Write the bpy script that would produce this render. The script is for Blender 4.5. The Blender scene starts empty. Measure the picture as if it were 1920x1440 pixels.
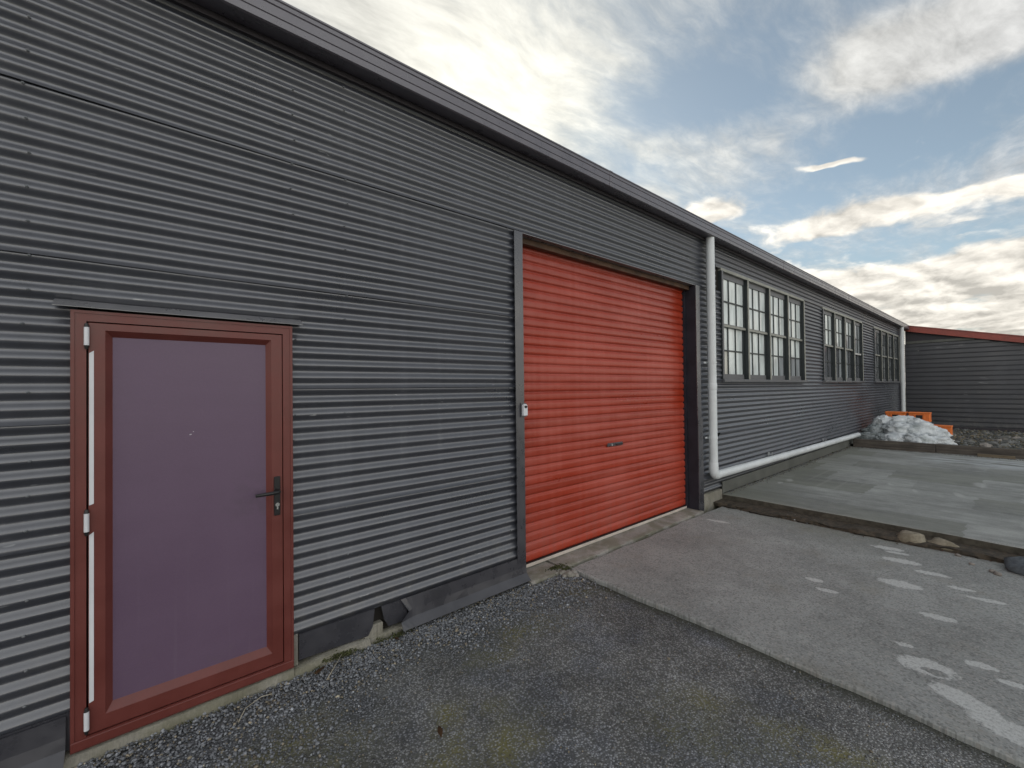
import bpy, bmesh, math, random
import numpy as np
from mathutils import Vector, Matrix, noise as mnoise

random.seed(7)
rng = np.random.default_rng(11)
SC = bpy.context.scene
COL = SC.collection
R = math.radians
PI = math.pi

# ------------------------------------------------------------------ camera
cam_data = bpy.data.cameras.new('camera')
cam = bpy.data.objects.new('camera', cam_data)
COL.objects.link(cam)
cr, cu, cf = (0.769481, -0.638573, -0.01108), (0.001331, -0.015745, 0.999875), (0.638668, 0.7694, 0.011265)
CAM = (0.0, -2.815, 1.70)
cam.matrix_world = Matrix(((cr[0], cu[0], -cf[0], CAM[0]), (cr[1], cu[1], -cf[1], CAM[1]),
                           (cr[2], cu[2], -cf[2], CAM[2]), (0, 0, 0, 1)))
cam_data.sensor_width = 36.0
cam_data.lens = 14.851
cam_data.clip_start = 0.05
cam_data.clip_end = 2000
SC.camera = cam

# ------------------------------------------------------------------ exposure / render
SC.view_settings.view_transform = 'Standard'
SC.view_settings.look = 'None'
SC.view_settings.gamma = 1.0
SC.view_settings.exposure = 1.42
SC.view_settings.use_curve_mapping = False
SC.render.engine = 'CYCLES'
SC.cycles.use_denoising = True
SC.cycles.max_bounces = 5
SC.cycles.diffuse_bounces = 3
SC.cycles.glossy_bounces = 3
SC.cycles.caustics_reflective = False
SC.cycles.caustics_refractive = False

SUN_EL, SUN_AZ = R(29.0), R(37.5)      # azimuth from +Y towards +X: behind the warehouse roof
SUN_DIR = Vector((math.sin(SUN_AZ) * math.cos(SUN_EL), math.cos(SUN_AZ) * math.cos(SUN_EL), math.sin(SUN_EL)))

# ------------------------------------------------------------------ node helpers
class NT:
    def __init__(s, tree):
        s.t = tree; s.n = tree.nodes; s.l = tree.links
    def new(s, typ, **kw):
        n = s.n.new(typ)
        for k, v in kw.items(): setattr(n, k, v)
        return n
    def put(s, sock, v):
        if hasattr(v, 'is_output') or isinstance(v, bpy.types.NodeSocket): s.l.new(v, sock)
        else:
            if isinstance(v, (tuple, list)) and len(v) == 3 and sock.type == 'RGBA': v = (*v, 1)
            sock.default_value = v
    def math(s, op, a, b=None, c=None, clamp=False):
        n = s.new('ShaderNodeMath', operation=op, use_clamp=clamp)
        s.put(n.inputs[0], a)
        if b is not None: s.put(n.inputs[1], b)
        if c is not None: s.put(n.inputs[2], c)
        return n.outputs[0]
    def vmath(s, op, a, b=None, out=0):
        n = s.new('ShaderNodeVectorMath', operation=op)
        s.put(n.inputs[0], a)
        if b is not None:
            if op == 'SCALE': s.put(n.inputs[3], b)
            else: s.put(n.inputs[1], b)
        return n.outputs[out]
    def noise(s, vec, scale, detail=4, rough=.5, dist=0.0, out=0):
        n = s.new('ShaderNodeTexNoise')
        s.put(n.inputs['Vector'], vec); s.put(n.inputs['Scale'], scale); s.put(n.inputs['Detail'], detail)
        s.put(n.inputs['Roughness'], rough); s.put(n.inputs['Distortion'], dist)
        return n.outputs[out]
    def voro(s, vec, scale, feature='F1', out='Distance', rnd=1.0):
        n = s.new('ShaderNodeTexVoronoi', feature=feature)
        s.put(n.inputs['Vector'], vec); s.put(n.inputs['Scale'], scale); s.put(n.inputs['Randomness'], rnd)
        return n.outputs[out]
    def smap(s, v, a, b, c=0.0, d=1.0, interp='SMOOTHSTEP'):
        n = s.new('ShaderNodeMapRange', interpolation_type=interp)
        s.put(n.inputs[0], v); s.put(n.inputs[1], a); s.put(n.inputs[2], b); s.put(n.inputs[3], c); s.put(n.inputs[4], d)
        return n.outputs[0]
    def mix(s, f, a, b, blend='MIX'):
        n = s.new('ShaderNodeMix', data_type='RGBA', blend_type=blend)
        s.put(n.inputs[0], f); s.put(n.inputs[6], a); s.put(n.inputs[7], b)
        return n.outputs[2]
    def mapping(s, vec, loc=(0, 0, 0), rot=(0, 0, 0), scale=(1, 1, 1), typ='POINT'):
        n = s.new('ShaderNodeMapping', vector_type=typ)
        s.put(n.inputs[0], vec); n.inputs[1].default_value = loc; n.inputs[2].default_value = rot; n.inputs[3].default_value = scale
        return n.outputs[0]
    def comb(s, x, y, z):
        n = s.new('ShaderNodeCombineXYZ'); s.put(n.inputs[0], x); s.put(n.inputs[1], y); s.put(n.inputs[2], z)
        return n.outputs[0]
    def blob(s, vec, cx, cy, rx, ry, rot=0.0, soft=1.0):
        """1 inside an ellipse, falling to 0 at its rim; vec is a plane position"""
        m = s.mapping(vec, loc=(cx, cy, 0), rot=(0, 0, rot), scale=(rx, ry, 1), typ='TEXTURE')
        l = s.vmath('LENGTH', m, out=1)
        return s.smap(l, 1.0 - soft, 1.0, 1.0, 0.0)

# ------------------------------------------------------------------ world: sky + clouds
world = bpy.data.worlds.new('World')
SC.world = world
world.use_nodes = True
W = NT(world.node_tree)
W.n.clear()
sky = W.new('ShaderNodeTexSky', sky_type='NISHITA')
sky.sun_disc = False
sky.sun_elevation = SUN_EL
sky.sun_rotation = SUN_AZ
sky.air_density = 1.0; sky.dust_density = 0.25; sky.ozone_density = 1.6
tc = W.new('ShaderNodeTexCoord')
D = W.vmath('NORMALIZE', tc.outputs['Generated'])
sp = W.new('ShaderNodeSeparateXYZ'); W.put(sp.inputs[0], D)
zc = W.math('MAXIMUM', sp.outputs[2], 0.045)
P = W.comb(W.math('DIVIDE', sp.outputs[0], zc), W.math('DIVIDE', sp.outputs[1], zc), 0.0)
sd = W.vmath('DOT_PRODUCT', D, tuple(SUN_DIR), out=1)
# --- high veil (cirrus): streaked noise on a plane far overhead
warp = W.noise(P, 1.3, 3, .55, out=1)
warpv = W.vmath('SCALE', W.vmath('SUBTRACT', warp, (.5, .5, .5)), 0.28)
Pw = W.vmath('ADD', P, warpv)
st = W.mapping(Pw, rot=(0, 0, R(-62)), scale=(0.55, 1.9, 1))
n_ci = W.noise(st, 1.7, 10, .64, .12)
n_rip = W.noise(W.mapping(Pw, rot=(0, 0, R(20)), scale=(1.0, 2.2, 1)), 5.5, 7, .62, .15)
cov = W.smap(W.noise(P, .55, 2, .5), .25, .75, .02, .26)
def addb(base, amp, *a, **k):
    b = W.blob(Pw, *a, **k)
    return W.math('MULTIPLY_ADD', b, amp, base)
cov = addb(cov, .42, .55, 1.25, 1.15, .85, R(30))          # bright sheet round the sun, over the eave
cov = addb(cov, .20, .95, .85, .65, .5, R(50))
cov = addb(cov, .60, 1.74, .16, .60, .36, R(-80))          # the big feathered plume, upper right
cov = addb(cov, .22, 1.95, -.10, .60, .22, R(-60))
cov = addb(cov, .16, 1.62, .95, .40, .16, R(-30))
cov = addb(cov, .30, 1.95, 1.32, .24, .28, R(10))          # wisps just above the roof line
cov = addb(cov, -.22, 1.50, .66, .62, .24, R(-38))         # blue gap between sheet and plume
cov = addb(cov, -.34, 2.45, .35, .62, .75, R(-30))
cov = addb(cov, -.16, 1.25, .15, .3, .3, 0)
cov = W.math('ADD', cov, W.smap(sd, .45, -.55, 0.0, .16))  # extra veil opposite the sun, added to light the wall side
ci = W.math('ADD', W.math('ADD', n_ci, W.math('MULTIPLY', W.math('SUBTRACT', n_rip, .5), .30)), cov)
ci_m = W.smap(ci, .44, 1.04)
# --- low cumulus bank, thickening towards the horizon (a curved layer, so puffs keep some height low down)
zq = W.math('MAXIMUM', W.math('ADD', sp.outputs[2], .20), .14)
Q = W.comb(W.math('DIVIDE', sp.outputs[0], zq), W.math('DIVIDE', sp.outputs[1], zq), 0.0)
warp2 = W.vmath('SCALE', W.vmath('SUBTRACT', W.noise(Q, 2.4, 4, .55, out=1), (.5, .5, .5)), .22)
Qw = W.vmath('ADD', Q, warp2)
Qr = W.mapping(Qw, rot=(0, 0, R(-14)), scale=(.90, 1.15, 1))
n_cu = W.noise(Qr, 2.3, 11, .55)
Qs = W.mapping(W.vmath('ADD', Qw, (-.060, -.030, 0)), rot=(0, 0, R(-14)), scale=(.90, 1.15, 1))
n_cu2 = W.noise(Qs, 2.3, 11, .55)
rad = W.vmath('LENGTH', Q, out=1)
cuc = W.smap(rad, 1.35, 3.0, -.22, .15)
def addc(base, amp, *a, **k):
    b = W.blob(Qw, *a, **k)
    return W.math('MULTIPLY_ADD', b, amp, base)
cuc = addc(cuc, .30, 1.54, .69, .18, .22, R(0))             # small puffs over the downpipe
cuc = addc(cuc, .30, 1.88, .42, .20, .36, R(16))
cuc = addc(cuc, .32, 1.93, .03, .16, .34, R(10))            # puffs at the right edge
cuc = addc(cuc, .44, 1.535, .35, .034, .13, R(22))          # lone sliver
cuc = addc(cuc, -.34, 2.19, .12, .055, .36, R(-6))          # blue slot under the puffs
cuc = addc(cuc, .20, 2.50, .30, .24, .6, 0)
cu = W.math('ADD', n_cu, cuc)
cu_m = W.smap(cu, .465, .60)
cu_th = W.smap(cu, .52, .88)
# --- colours (the whole background is scaled by the strength below)
K = 10.0
glow1 = W.math('POWER', W.math('MAXIMUM', sd, 0.0), 26.0)
glow2 = W.math('POWER', W.math('MAXIMUM', sd, 0.0), 5.0)
ci_l = W.math('MULTIPLY_ADD', W.math('SUBTRACT', n_rip, .5), .36, .258)
ci_l = W.math('ADD', ci_l, W.math('MULTIPLY_ADD', glow1, .16, W.math('MULTIPLY', glow2, .04)))
front = W.smap(sd, .60, -.60, 0.0, .46)                                                 # front-lit cloud opposite the sun, brightened further to light wall and ground
ci_l = W.math('ADD', ci_l, front)
ci_c = W.vmath('SCALE', W.mix(glow2, (1.005, 1.0, .99), (1.03, 1.0, .88)), W.math('MULTIPLY', ci_l, K))
edge = W.math('SUBTRACT', n_cu, n_cu2)
cu_l = W.math('MULTIPLY_ADD', edge, 1.5, .33)
cu_l = W.math('ADD', W.math('MULTIPLY_ADD', cu_th, -.06, cu_l), W.math('MULTIPLY', glow2, .06))
cu_l = W.math('MAXIMUM', W.math('ADD', cu_l, W.math('MULTIPLY', front, .6)), .20)
cu_c = W.vmath('SCALE', W.mix(.75, (1.0, 1.0, 1.0), (1.08, 1.0, .86)), W.math('MULTIPLY', cu_l, K))
SKYK = 0.47
bw0 = W.new('ShaderNodeRGBToBW'); W.put(bw0.inputs[0], sky.outputs[0])
skyc = W.vmath('SCALE', sky.outputs[0], W.math('MINIMUM', 1.0, W.math('DIVIDE', 4.6, bw0.outputs[0])))      # the veil round the sun evens out its aureole
bw = W.new('ShaderNodeRGBToBW'); W.put(bw.inputs[0], skyc)
hz = W.mix(.36, skyc, W.vmath('SCALE', (1.06, 1.0, .92), bw.outputs[0]))      # thin high haze greys the blue
blue = W.vmath('MULTIPLY', W.mix(.12, hz, (4.4, 4.4, 4.3)), (SKYK * .90, SKYK * .985, SKYK * .95))
c1 = W.mix(W.math('MULTIPLY', ci_m, .92), blue, ci_c)
c2 = W.mix(W.math('MULTIPLY', cu_m, .95), c1, cu_c)
bg = W.new('ShaderNodeBackground'); W.put(bg.inputs[0], c2); bg.inputs[1].default_value = 0.10
wo = W.new('ShaderNodeOutputWorld'); W.l.new(bg.outputs[0], wo.inputs[0])

# ------------------------------------------------------------------ sun
sl = bpy.data.lights.new('sun', 'SUN'); sl.energy = 2.5; sl.angle = R(0.5); sl.color = (1.0, .93, .82)
so = bpy.data.objects.new('sun', sl); COL.objects.link(so)
so.rotation_euler = (-SUN_DIR).to_track_quat('-Z', 'Y').to_euler()

# ------------------------------------------------------------------ materials
def mat(name):
    m = bpy.data.materials.new(name); m.use_nodes = True
    t = NT(m.node_tree); t.b = m.node_tree.nodes['Principled BSDF']
    t.tc = t.new('ShaderNodeTexCoord')
    g = t.new('ShaderNodeNewGeometry'); t.pos = g.outputs['Position']; t.geo = g
    t.m = m
    return t
def bump(t, h, strength=.3, dist=.01, normal=None):
    n = t.new('ShaderNodeBump'); n.inputs['Strength'].default_value = strength; n.inputs['Distance'].default_value = dist
    t.put(n.inputs['Height'], h)
    if normal: t.put(n.inputs['Normal'], normal)
    t.l.new(n.outputs[0], t.b.inputs['Normal']); return n.outputs[0]
def setb(t, **kw):
    for k, v in kw.items(): t.put(t.b.inputs[k.replace('_', ' ')], v)

def m_plain(name, c, rough=.5, spec=.5, var=.18, scale=6.0, metal=0.0, bmp=0.0, bscale=120.0, ior=1.5):
    t = mat(name); t.b.inputs['IOR'].default_value = ior
    n = t.noise(t.pos, scale, 5, .6)
    f = t.smap(n, .3, .7, 1 - var, 1 + var)
    setb(t, Base_Color=t.vmath('SCALE', c, f), Roughness=t.smap(n, .3, .7, max(.05, rough - .08), min(1, rough + .08)), Metallic=metal)
    t.b.inputs['Specular IOR Level'].default_value = spec
    if bmp: bump(t, t.noise(t.pos, bscale, 3, .6), bmp, .004)
    return t.m

def m_cladding(name, base, gloss=.42, spec=.5, ior=1.5):
    t = mat(name)
    big = t.noise(t.mapping(t.pos, scale=(.5, 1, 1.2)), 1.6, 5, .6)
    run = t.noise(t.mapping(t.pos, scale=(14, 1, .35)), 1.0, 5, .6)          # vertical run-off streaks
    fine = t.noise(t.mapping(t.pos, scale=(1, 1, 5)), 60, 3, .6)
    v = t.math('ADD', t.math('MULTIPLY', t.smap(big, .3, .7, -.10, .10), 1.0), t.smap(run, .3, .7, -.09, .09))
    v = t.math('ADD', v, t.smap(fine, .3, .7, -.05, .05))
    col = t.vmath('SCALE', base, t.math('ADD', v, 1.0))
    dust = t.math('MULTIPLY', t.smap(run, .5, .75), t.smap(big, .45, .75))
    col = t.mix(t.math('MULTIPLY', dust, .35), col, (.17, .175, .17))
    # scuffs: small chalky scratches
    sc = t.noise(t.mapping(t.pos, rot=(0, R(18), 0), scale=(5, 1, 34)), 2.3, 2, .5)
    spot = t.smap(t.noise(t.pos, 1.7, 2, .5), .55, .66)
    sz_ = t.new('ShaderNodeSeparateXYZ'); t.put(sz_.inputs[0], t.pos)
    mud = t.math('MULTIPLY', t.smap(sz_.outputs[2], .75, .2), t.smap(t.noise(t.mapping(t.pos, scale=(1, 1, .6)), 9, 5, .7), .42, .7))
    col = t.mix(t.math('MULTIPLY', mud, .40), col, (.125, .120, .105))
    col = t.mix(t.math('MULTIPLY', t.math('MULTIPLY', t.smap(sc, .66, .72), spot), .75), col, (.38, .39, .39))
    dot = t.smap(t.voro(t.mapping(t.pos, scale=(1, .2, 1)), 3.1), .012, .022, 1.0, 0.0)
    col = t.mix(t.math('MULTIPLY', dot, .85), col, (.60, .60, .58))
    setb(t, Base_Color=col, Roughness=t.math('ADD', gloss, t.smap(big, .3, .7, -.07, .10)))
    t.b.inputs['Specular IOR Level'].default_value = spec; t.b.inputs['IOR'].default_value = ior
    return t.m

M = {}
M['clad'] = m_cladding('dark_grey_iron_paint', (.050, .054, .068), .33, 1.0, 1.69)
M['clad_far'] = m_cladding('far_iron_paint', (.036, .038, .046), .40, .8, 1.45)
M['flash'] = m_plain('charcoal_flashing', (.045, .045, .054), .30, 1.0, .14, ior=1.58)
M['flash_light'] = m_plain('weathered_grey_flashing', (.15, .15, .16), .32, 1.0, .12, ior=1.6)
M['flash_lip'] = m_plain('dull_flashing_lip', (.070, .070, .078), .40, .6, .15)
M['reveal'] = m_plain('dark_jamb_reveal', (.028, .027, .036), .7, .2, .2)
M['gutter'] = m_plain('charcoal_gutter_paint', (.088, .078, .096), .32, 1.0, .10, ior=1.6)
M['soffit'] = m_plain('dark_soffit', (.045, .040, .046), .6, .4, .15)
M['board'] = m_plain('grey_base_board', (.115, .118, .106), .6, .35, .22, 3.0)
M['timber_in'] = m_plain('dark_inner_timber', (.03, .027, .024), .8, .2, .2)
M['lintel'] = m_plain('brown_lintel_timber', (.11, .065, .042), .65, .3, .35, 9.0)
M['winpaint'] = m_plain('grey_window_paint', (.13, .132, .14), .5, .45, .16, 8.0, bmp=.15)
M['winpaint_light'] = m_plain('faded_window_post_paint', (.30, .30, .265), .55, .4, .2, 8.0)
M['winpaint_white'] = m_plain('pale_sash_rail_paint', (.55, .55, .53), .5, .4, .1)
M['bar'] = m_plain('dark_glazing_bar_paint', (.035, .042, .044), .5, .4, .12)
M['pvc'] = m_plain('pale_grey_pvc', (.68, .71, .72), .38, .5, .07, 4.0)
M['zinc'] = m_plain('galvanised_clip', (.45, .46, .47), .4, .5, .1, metal=.7)
M['doorred'] = m_plain('oxide_red_door_paint', (.150, .039, .032), .36, .5, .10, 5.0)
M['doorpanel'] = None
M['white'] = m_plain('white_plastic', (.72, .73, .76), .4, .5, .05)
M['black'] = m_plain('black_hardware', (.016, .016, .017), .38, .5, .1)
M['silver'] = m_plain('lock_cylinder', (.75, .75, .74), .25, .5, .05, metal=.9)
M['seal'] = m_plain('cream_rubber_seal', (.56, .50, .44), .6, .3, .12, 7.0)
M['orange'] = m_plain('orange_plastic', (.78, .20, .045), .45, .4, .10, 6.0)
M['screw'] = m_plain('screw_heads', (.16, .17, .18), .4, .5, .1)
M['redroof'] = m_plain('red_roof_paint', (.30, .072, .055), .5, .4, .15)
M['roof'] = m_plain('grey_roof_iron', (.22, .23, .24), .5, .4, .12)

def m_panel():
    t = mat('purple_door_panel')
    big = t.noise(t.pos, 2.0, 5, .6); fine = t.noise(t.pos, 260, 2, .6)
    col = t.vmath('SCALE', (.138, .089, .143), t.math('ADD', t.smap(big, .3, .7, .97, 1.03), t.smap(fine, .3, .7, -.05, .05)))
    chip = t.math('MULTIPLY', t.smap(t.voro(t.pos, 26), .05, .10, 1, 0), t.blob(t.mapping(t.pos, rot=(R(-90), 0, 0)), .115, -1.475, .035, .03, 0, .4))
    # two chips of missing paint by the middle of the panel
    px = t.new('ShaderNodeSeparateXYZ'); t.put(px.inputs[0], t.pos)
    xz = t.comb(px.outputs[0], px.outputs[2], 0)
    chip = t.math('MAXIMUM', t.blob(xz, .118, 1.478, .007, .0035, .3, .5), t.blob(xz, .130, 1.492, .0035, .0025, 0, .5))
    mud = t.math('MULTIPLY', t.smap(px.outputs[2], .55, .2), t.smap(t.noise(t.pos, 30, 4, .7), .55, .72))
    col = t.mix(t.math('MULTIPLY', mud, .25), col, (.16, .13, .12))
    wipe = t.noise(t.mapping(t.pos, rot=(0, R(-24), 0), scale=(3, 1, 14)), 1.0, 4, .6)
    col = t.vmath('SCALE', col, t.smap(wipe, .3, .7, .985, 1.015))
    hand = t.math('MULTIPLY', t.blob(xz, .40, 1.10, .20, .24, 0, 1.0), t.smap(t.noise(t.pos, 18, 4, .65), .4, .65))
    col = t.mix(t.math('MULTIPLY', hand, .30), col, (.075, .060, .075))
    drip = t.math('MULTIPLY', t.smap(t.noise(t.mapping(t.pos, scale=(30, 1, .7)), 1.0, 3, .6), .58, .72), t.smap(px.outputs[2], 1.2, .25))
    col = t.mix(t.math('MULTIPLY', drip, .08), col, (.26, .22, .26))
    col = t.mix(chip, col, (.55, .52, .55))
    setb(t, Base_Color=col, Roughness=t.smap(big, .3, .7, .34, .46))
    bump(t, fine, .12, .002)
    return t.m
M['doorpanel'] = m_panel()

def m_roller():
    t = mat('red_roller_door_paint')
    big = t.noise(t.mapping(t.pos, scale=(.6, 1, 2)), 1.4, 5, .6)
    run = t.noise(t.mapping(t.pos, scale=(16, 1, .5)), 1.0, 4, .6)
    px = t.new('ShaderNodeSeparateXYZ'); t.put(px.inputs[0], t.pos)
    f = t.math('ADD', t.smap(big, .3, .7, .91, 1.08), t.smap(run, .35, .7, -.018, .018))
    oi = t.new('ShaderNodeObjectInfo')
    f = t.math('MULTIPLY', f, t.smap(oi.outputs['Random'], 0, 1, .90, 1.08, 'LINEAR'))
    col = t.vmath('SCALE', (.37, .037, .013), f)
    scuff = t.math('MULTIPLY', t.smap(t.noise(t.mapping(t.pos, rot=(0, R(8), 0), scale=(4, 1, 40)), 2.1, 3, .6), .66, .74), t.smap(t.noise(t.pos, 1.3, 2, .5), .5, .62))
    col = t.mix(t.math('MULTIPLY', scuff, .35), col, (.45, .22, .19))
    chalk = t.smap(t.math('ADD', big, t.math('MULTIPLY', run, .4)), .55, .95)
    col = t.mix(t.math('MULTIPLY', chalk, .25), col, (.52, .20, .17))
    dirt = t.math('MULTIPLY', t.smap(px.outputs[2], .8, .05), t.smap(run, .42, .66))
    col = t.mix(t.math('MULTIPLY', dirt, .22), col, (.16, .055, .04))
    setb(t, Base_Color=col, Roughness=t.smap(big, .3, .7, .27, .38))
    t.b.inputs['Specular IOR Level'].default_value = .5; t.b.inputs['IOR'].default_value = 1.5
    return t.m
M['roller'] = m_roller()

def m_concrete(name, base, kind):
    t = mat(name)
    px = t.new('ShaderNodeSeparateXYZ'); t.put(px.inputs[0], t.pos)
    xy = t.comb(px.outputs[0], px.outputs[1], 0)
    big = t.noise(xy, 1.1, 6, .62); mid = t.noise(xy, 6, 5, .65); fine = t.noise(xy, 90, 4, .7)
    f = t.math('ADD', t.smap(big, .3, .7, .82, 1.14), t.smap(mid, .3, .7, -.10, .10))
    f = t.math('ADD', f, t.smap(fine, .3, .7, -.16, .16))
    col = t.vmath('SCALE', base, f)
    wobv = t.vmath('ADD', xy, t.vmath('SCALE', t.vmath('SUBTRACT', t.noise(xy, 7, 5, .65, out=1), (.5, .5, .5)), .16))
    if kind == 'low':
        # exposed stone chips
        v = t.voro(xy, 88, out='Color'); vs = t.new('ShaderNodeSeparateColor'); t.put(vs.inputs[0], v)
        col = t.mix(t.smap(vs.outputs[0], .72, .80, 0, .46), col, (.12, .12, .115))
        col = t.mix(t.smap(vs.outputs[1], .80, .88, 0, .45), col, (.44, .42, .39))
        pink = t.math('MULTIPLY', t.blob(wobv, 3.7, -.45, 1.3, .75, 0, 1.0), t.smap(mid, .3, .65))
        col = t.mix(t.math('MULTIPLY', pink, .16), col, (.235, .185, .165))
        green = t.math('MULTIPLY', t.blob(wobv, 5.9, -1.6, .75, 1.6, 0, 1.0), t.smap(big, .35, .6))
        col = t.mix(t.math('MULTIPLY', green, .55), col, (.155, .155, .115))
        dk = t.smap(t.noise(xy, 11, 4, .7), .66, .73)
        col = t.mix(t.math('MULTIPLY', dk, .4), col, (.09, .085, .08))
        crk = t.voro(t.vmath('ADD', xy, t.vmath('SCALE', t.vmath('SUBTRACT', t.noise(xy, 3.0, 6, .7, out=1), (.5, .5, .5)), .55)), .55, feature='DISTANCE_TO_EDGE')
        crk = t.math('MULTIPLY', t.smap(crk, .001, .005, 1, 0), t.smap(t.noise(xy, .9, 3, .6), .47, .56))
        col = t.mix(t.math('MULTIPLY', crk, .22), col, (.07, .066, .055))
        warm = t.math('MULTIPLY', t.smap(t.noise(xy, 1.9, 5, .65), .52, .68), t.smap(mid, .35, .6))
        col = t.mix(t.math('MULTIPLY', warm, .38), col, (.20, .185, .145))
        scr = t.math('MULTIPLY', t.blob(wobv, 4.05, -1.45, .32, .16, .9, .8), t.smap(t.noise(t.mapping(xy, rot=(0, 0, R(35)), scale=(2.2, 16, 1)), 2.2, 4, .65), .60, .68))
        col = t.mix(t.math('MULTIPLY', scr, .6), col, (.10, .095, .085))
        # spilled lime / plaster splashes
        sp = [(4.306, -1.658, .085, .06, .2), (4.156, -1.781, .10, .06, .3), (5.369, -2.068, .20, .10, -.5), (4.745, -2.145, .19, .12, -.3), (5.69, -1.924, .17, .09, -.2),
              (5.597, -2.01, .13, .06, -.2), (5.21, -2.281, .15, .07, -.6), (4.999, -2.478, .11, .055, -.5), (4.879, -2.626, .15, .06, -.6), (4.269, -2.408, .13, .07, -.5),
              (3.659, -2.315, .07, .04, -.5), (3.725, -2.639, .09, .055, -.4), (3.624, -2.771, .10, .05, -.4), (5.294, -.388, .18, .05, .1), (4.62, -2.93, .2, .1, .4), (5.3, -2.95, .16, .07, -.4)]
        big_sp = [(3.47, -2.43, .20, .15, -1.2), (3.25, -2.60, .22, .12, -1.9), (3.12, -2.80, .30, .14, -1.75)]
        mk = None
        wv2 = t.vmath('ADD', xy, t.vmath('SCALE', t.vmath('SUBTRACT', t.noise(xy, 14, 5, .7, out=1), (.5, .5, .5)), .085))
        sp = [(a[0], a[1], a[2] * 1.15, a[3] * .95, R(-78)) for a in sp]
        for a in sp + big_sp:
            b = t.blob(wv2, *a, 1.0)
            mk = b if mk is None else t.math('MAXIMUM', mk, b)
        hole = t.blob(wv2, 3.44, -2.46, .075, .045, -1.4, .6)
        mk = t.math('SUBTRACT', mk, hole)
        mk = t.smap(t.math('ADD', mk, t.math('MULTIPLY', t.math('SUBTRACT', t.noise(xy, 26, 6, .72), .5), 1.1)), .20, .42)
        mk = t.math('MULTIPLY', mk, t.smap(t.noise(xy, 55, 5, .75), .36, .56, .35, 1.0))
        col = t.mix(t.math('MULTIPLY', mk, .9), col, (.60, .61, .59))
        bump(t, t.math('ADD', t.math('MULTIPLY', fine, 1.0), t.math('MULTIPLY', mid, .8)), .45, .008)
        setb(t, Base_Color=col, Roughness=.85); t.b.inputs['Specular IOR Level'].default_value = .25
    elif kind == 'high':
        strk = t.noise(t.mapping(xy, scale=(7, .8, 1)), 1.0, 6, .65)
        col = t.vmath('SCALE', col, t.smap(strk, .3, .7, .86, 1.14))
        n = t.new('ShaderNodeTexBrick'); n.offset = .37; n.squash = 1.0
        t.put(n.inputs['Vector'], t.mapping(wobv, loc=(.35, .62, 0), rot=(0, 0, R(90)), scale=(1, 1, 1)))
        n.inputs['Scale'].default_value = 1.0; n.inputs['Mortar Size'].default_value = 0.0; n.inputs['Brick Width'].default_value = 1.05; n.inputs['Row Height'].default_value = .83
        n.inputs['Color1'].default_value = (.0, .0, .0, 1); n.inputs['Color2'].default_value = (1, 1, 1, 1)
        blk = t.smap(n.outputs[0], .25, .75, -.5, .5)
        col = t.vmath('SCALE', col, t.math('MULTIPLY_ADD', blk, .24, 1.0))
        gr = t.math('MULTIPLY', t.smap(blk, .1, -.4), t.smap(big, .3, .6))
        col = t.mix(t.math('MULTIPLY', gr, .40), col, (.19, .195, .155))
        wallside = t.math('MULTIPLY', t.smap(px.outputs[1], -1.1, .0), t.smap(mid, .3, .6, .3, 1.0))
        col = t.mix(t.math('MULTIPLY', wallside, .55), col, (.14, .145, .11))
        wet = t.math('MULTIPLY', t.blob(wobv, 12.3, -2.3, .9, 1.2, 0, .6), t.smap(t.noise(t.mapping(xy, scale=(4, 1.2, 1)), 1.4, 5, .6), .40, .56))
        col = t.mix(t.math('MULTIPLY', wet, .75), col, (.50, .52, .53))
        mk = None
        for a in [(7.919, -.365, .16, .07, .2), (7.6, -.33, .1, .05, .2), (8.424, -1.804, .14, .05, .3), (8.547, -2.249, .22, .06, .2), (8.7, -1.5, .12, .05, .3), (9.6, -2.4, .3, .1, .1)]:
            b = t.blob(wobv, *a, .6); mk = b if mk is None else t.math('MAXIMUM', mk, b)
        col = t.mix(t.math('MULTIPLY', mk, .5), col, (.5, .5, .48))
        sep = t.math('MULTIPLY', t.blob(xy, 9.0, -.9, 1.8, .45, 0, .3), t.smap(t.math('ABSOLUTE', t.math('SINE', t.math('MULTIPLY', px.outputs[1], 14.0))), .93, 1.0))
        col = t.mix(t.math('MULTIPLY', sep, .3), col, (.34, .34, .31))
        bump(t, t.math('ADD', fine, mid), .22, .004)
        setb(t, Base_Color=col, Roughness=.82); t.b.inputs['Specular IOR Level'].default_value = .2
    else:
        moss = t.math('MULTIPLY', t.smap(t.noise(t.pos, 5, 5, .65), .38, .62), t.smap(px.outputs[2], .12, -.02, .35, 1.0))
        col = t.mix(t.math('MULTIPLY', moss, .75), col, (.125, .12, .065))
        bump(t, t.math('ADD', t.noise(t.pos, 60, 4, .7), t.noise(t.pos, 9, 4, .6)), .5, .01)
        setb(t, Base_Color=col, Roughness=.9)
    return t.m
M['slab'] = m_concrete('exposed_chip_concrete', (.312, .320, .308), 'low')
M['slab_high'] = m_concrete('smooth_stained_concrete', (.285, .290, .275), 'high')
M['plinth'] = m_concrete('old_mossy_concrete', (.27, .255, .215), 'plinth')
M['sill'] = m_concrete('worn_door_sill_concrete', (.285, .27, .245), 'plain')

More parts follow.
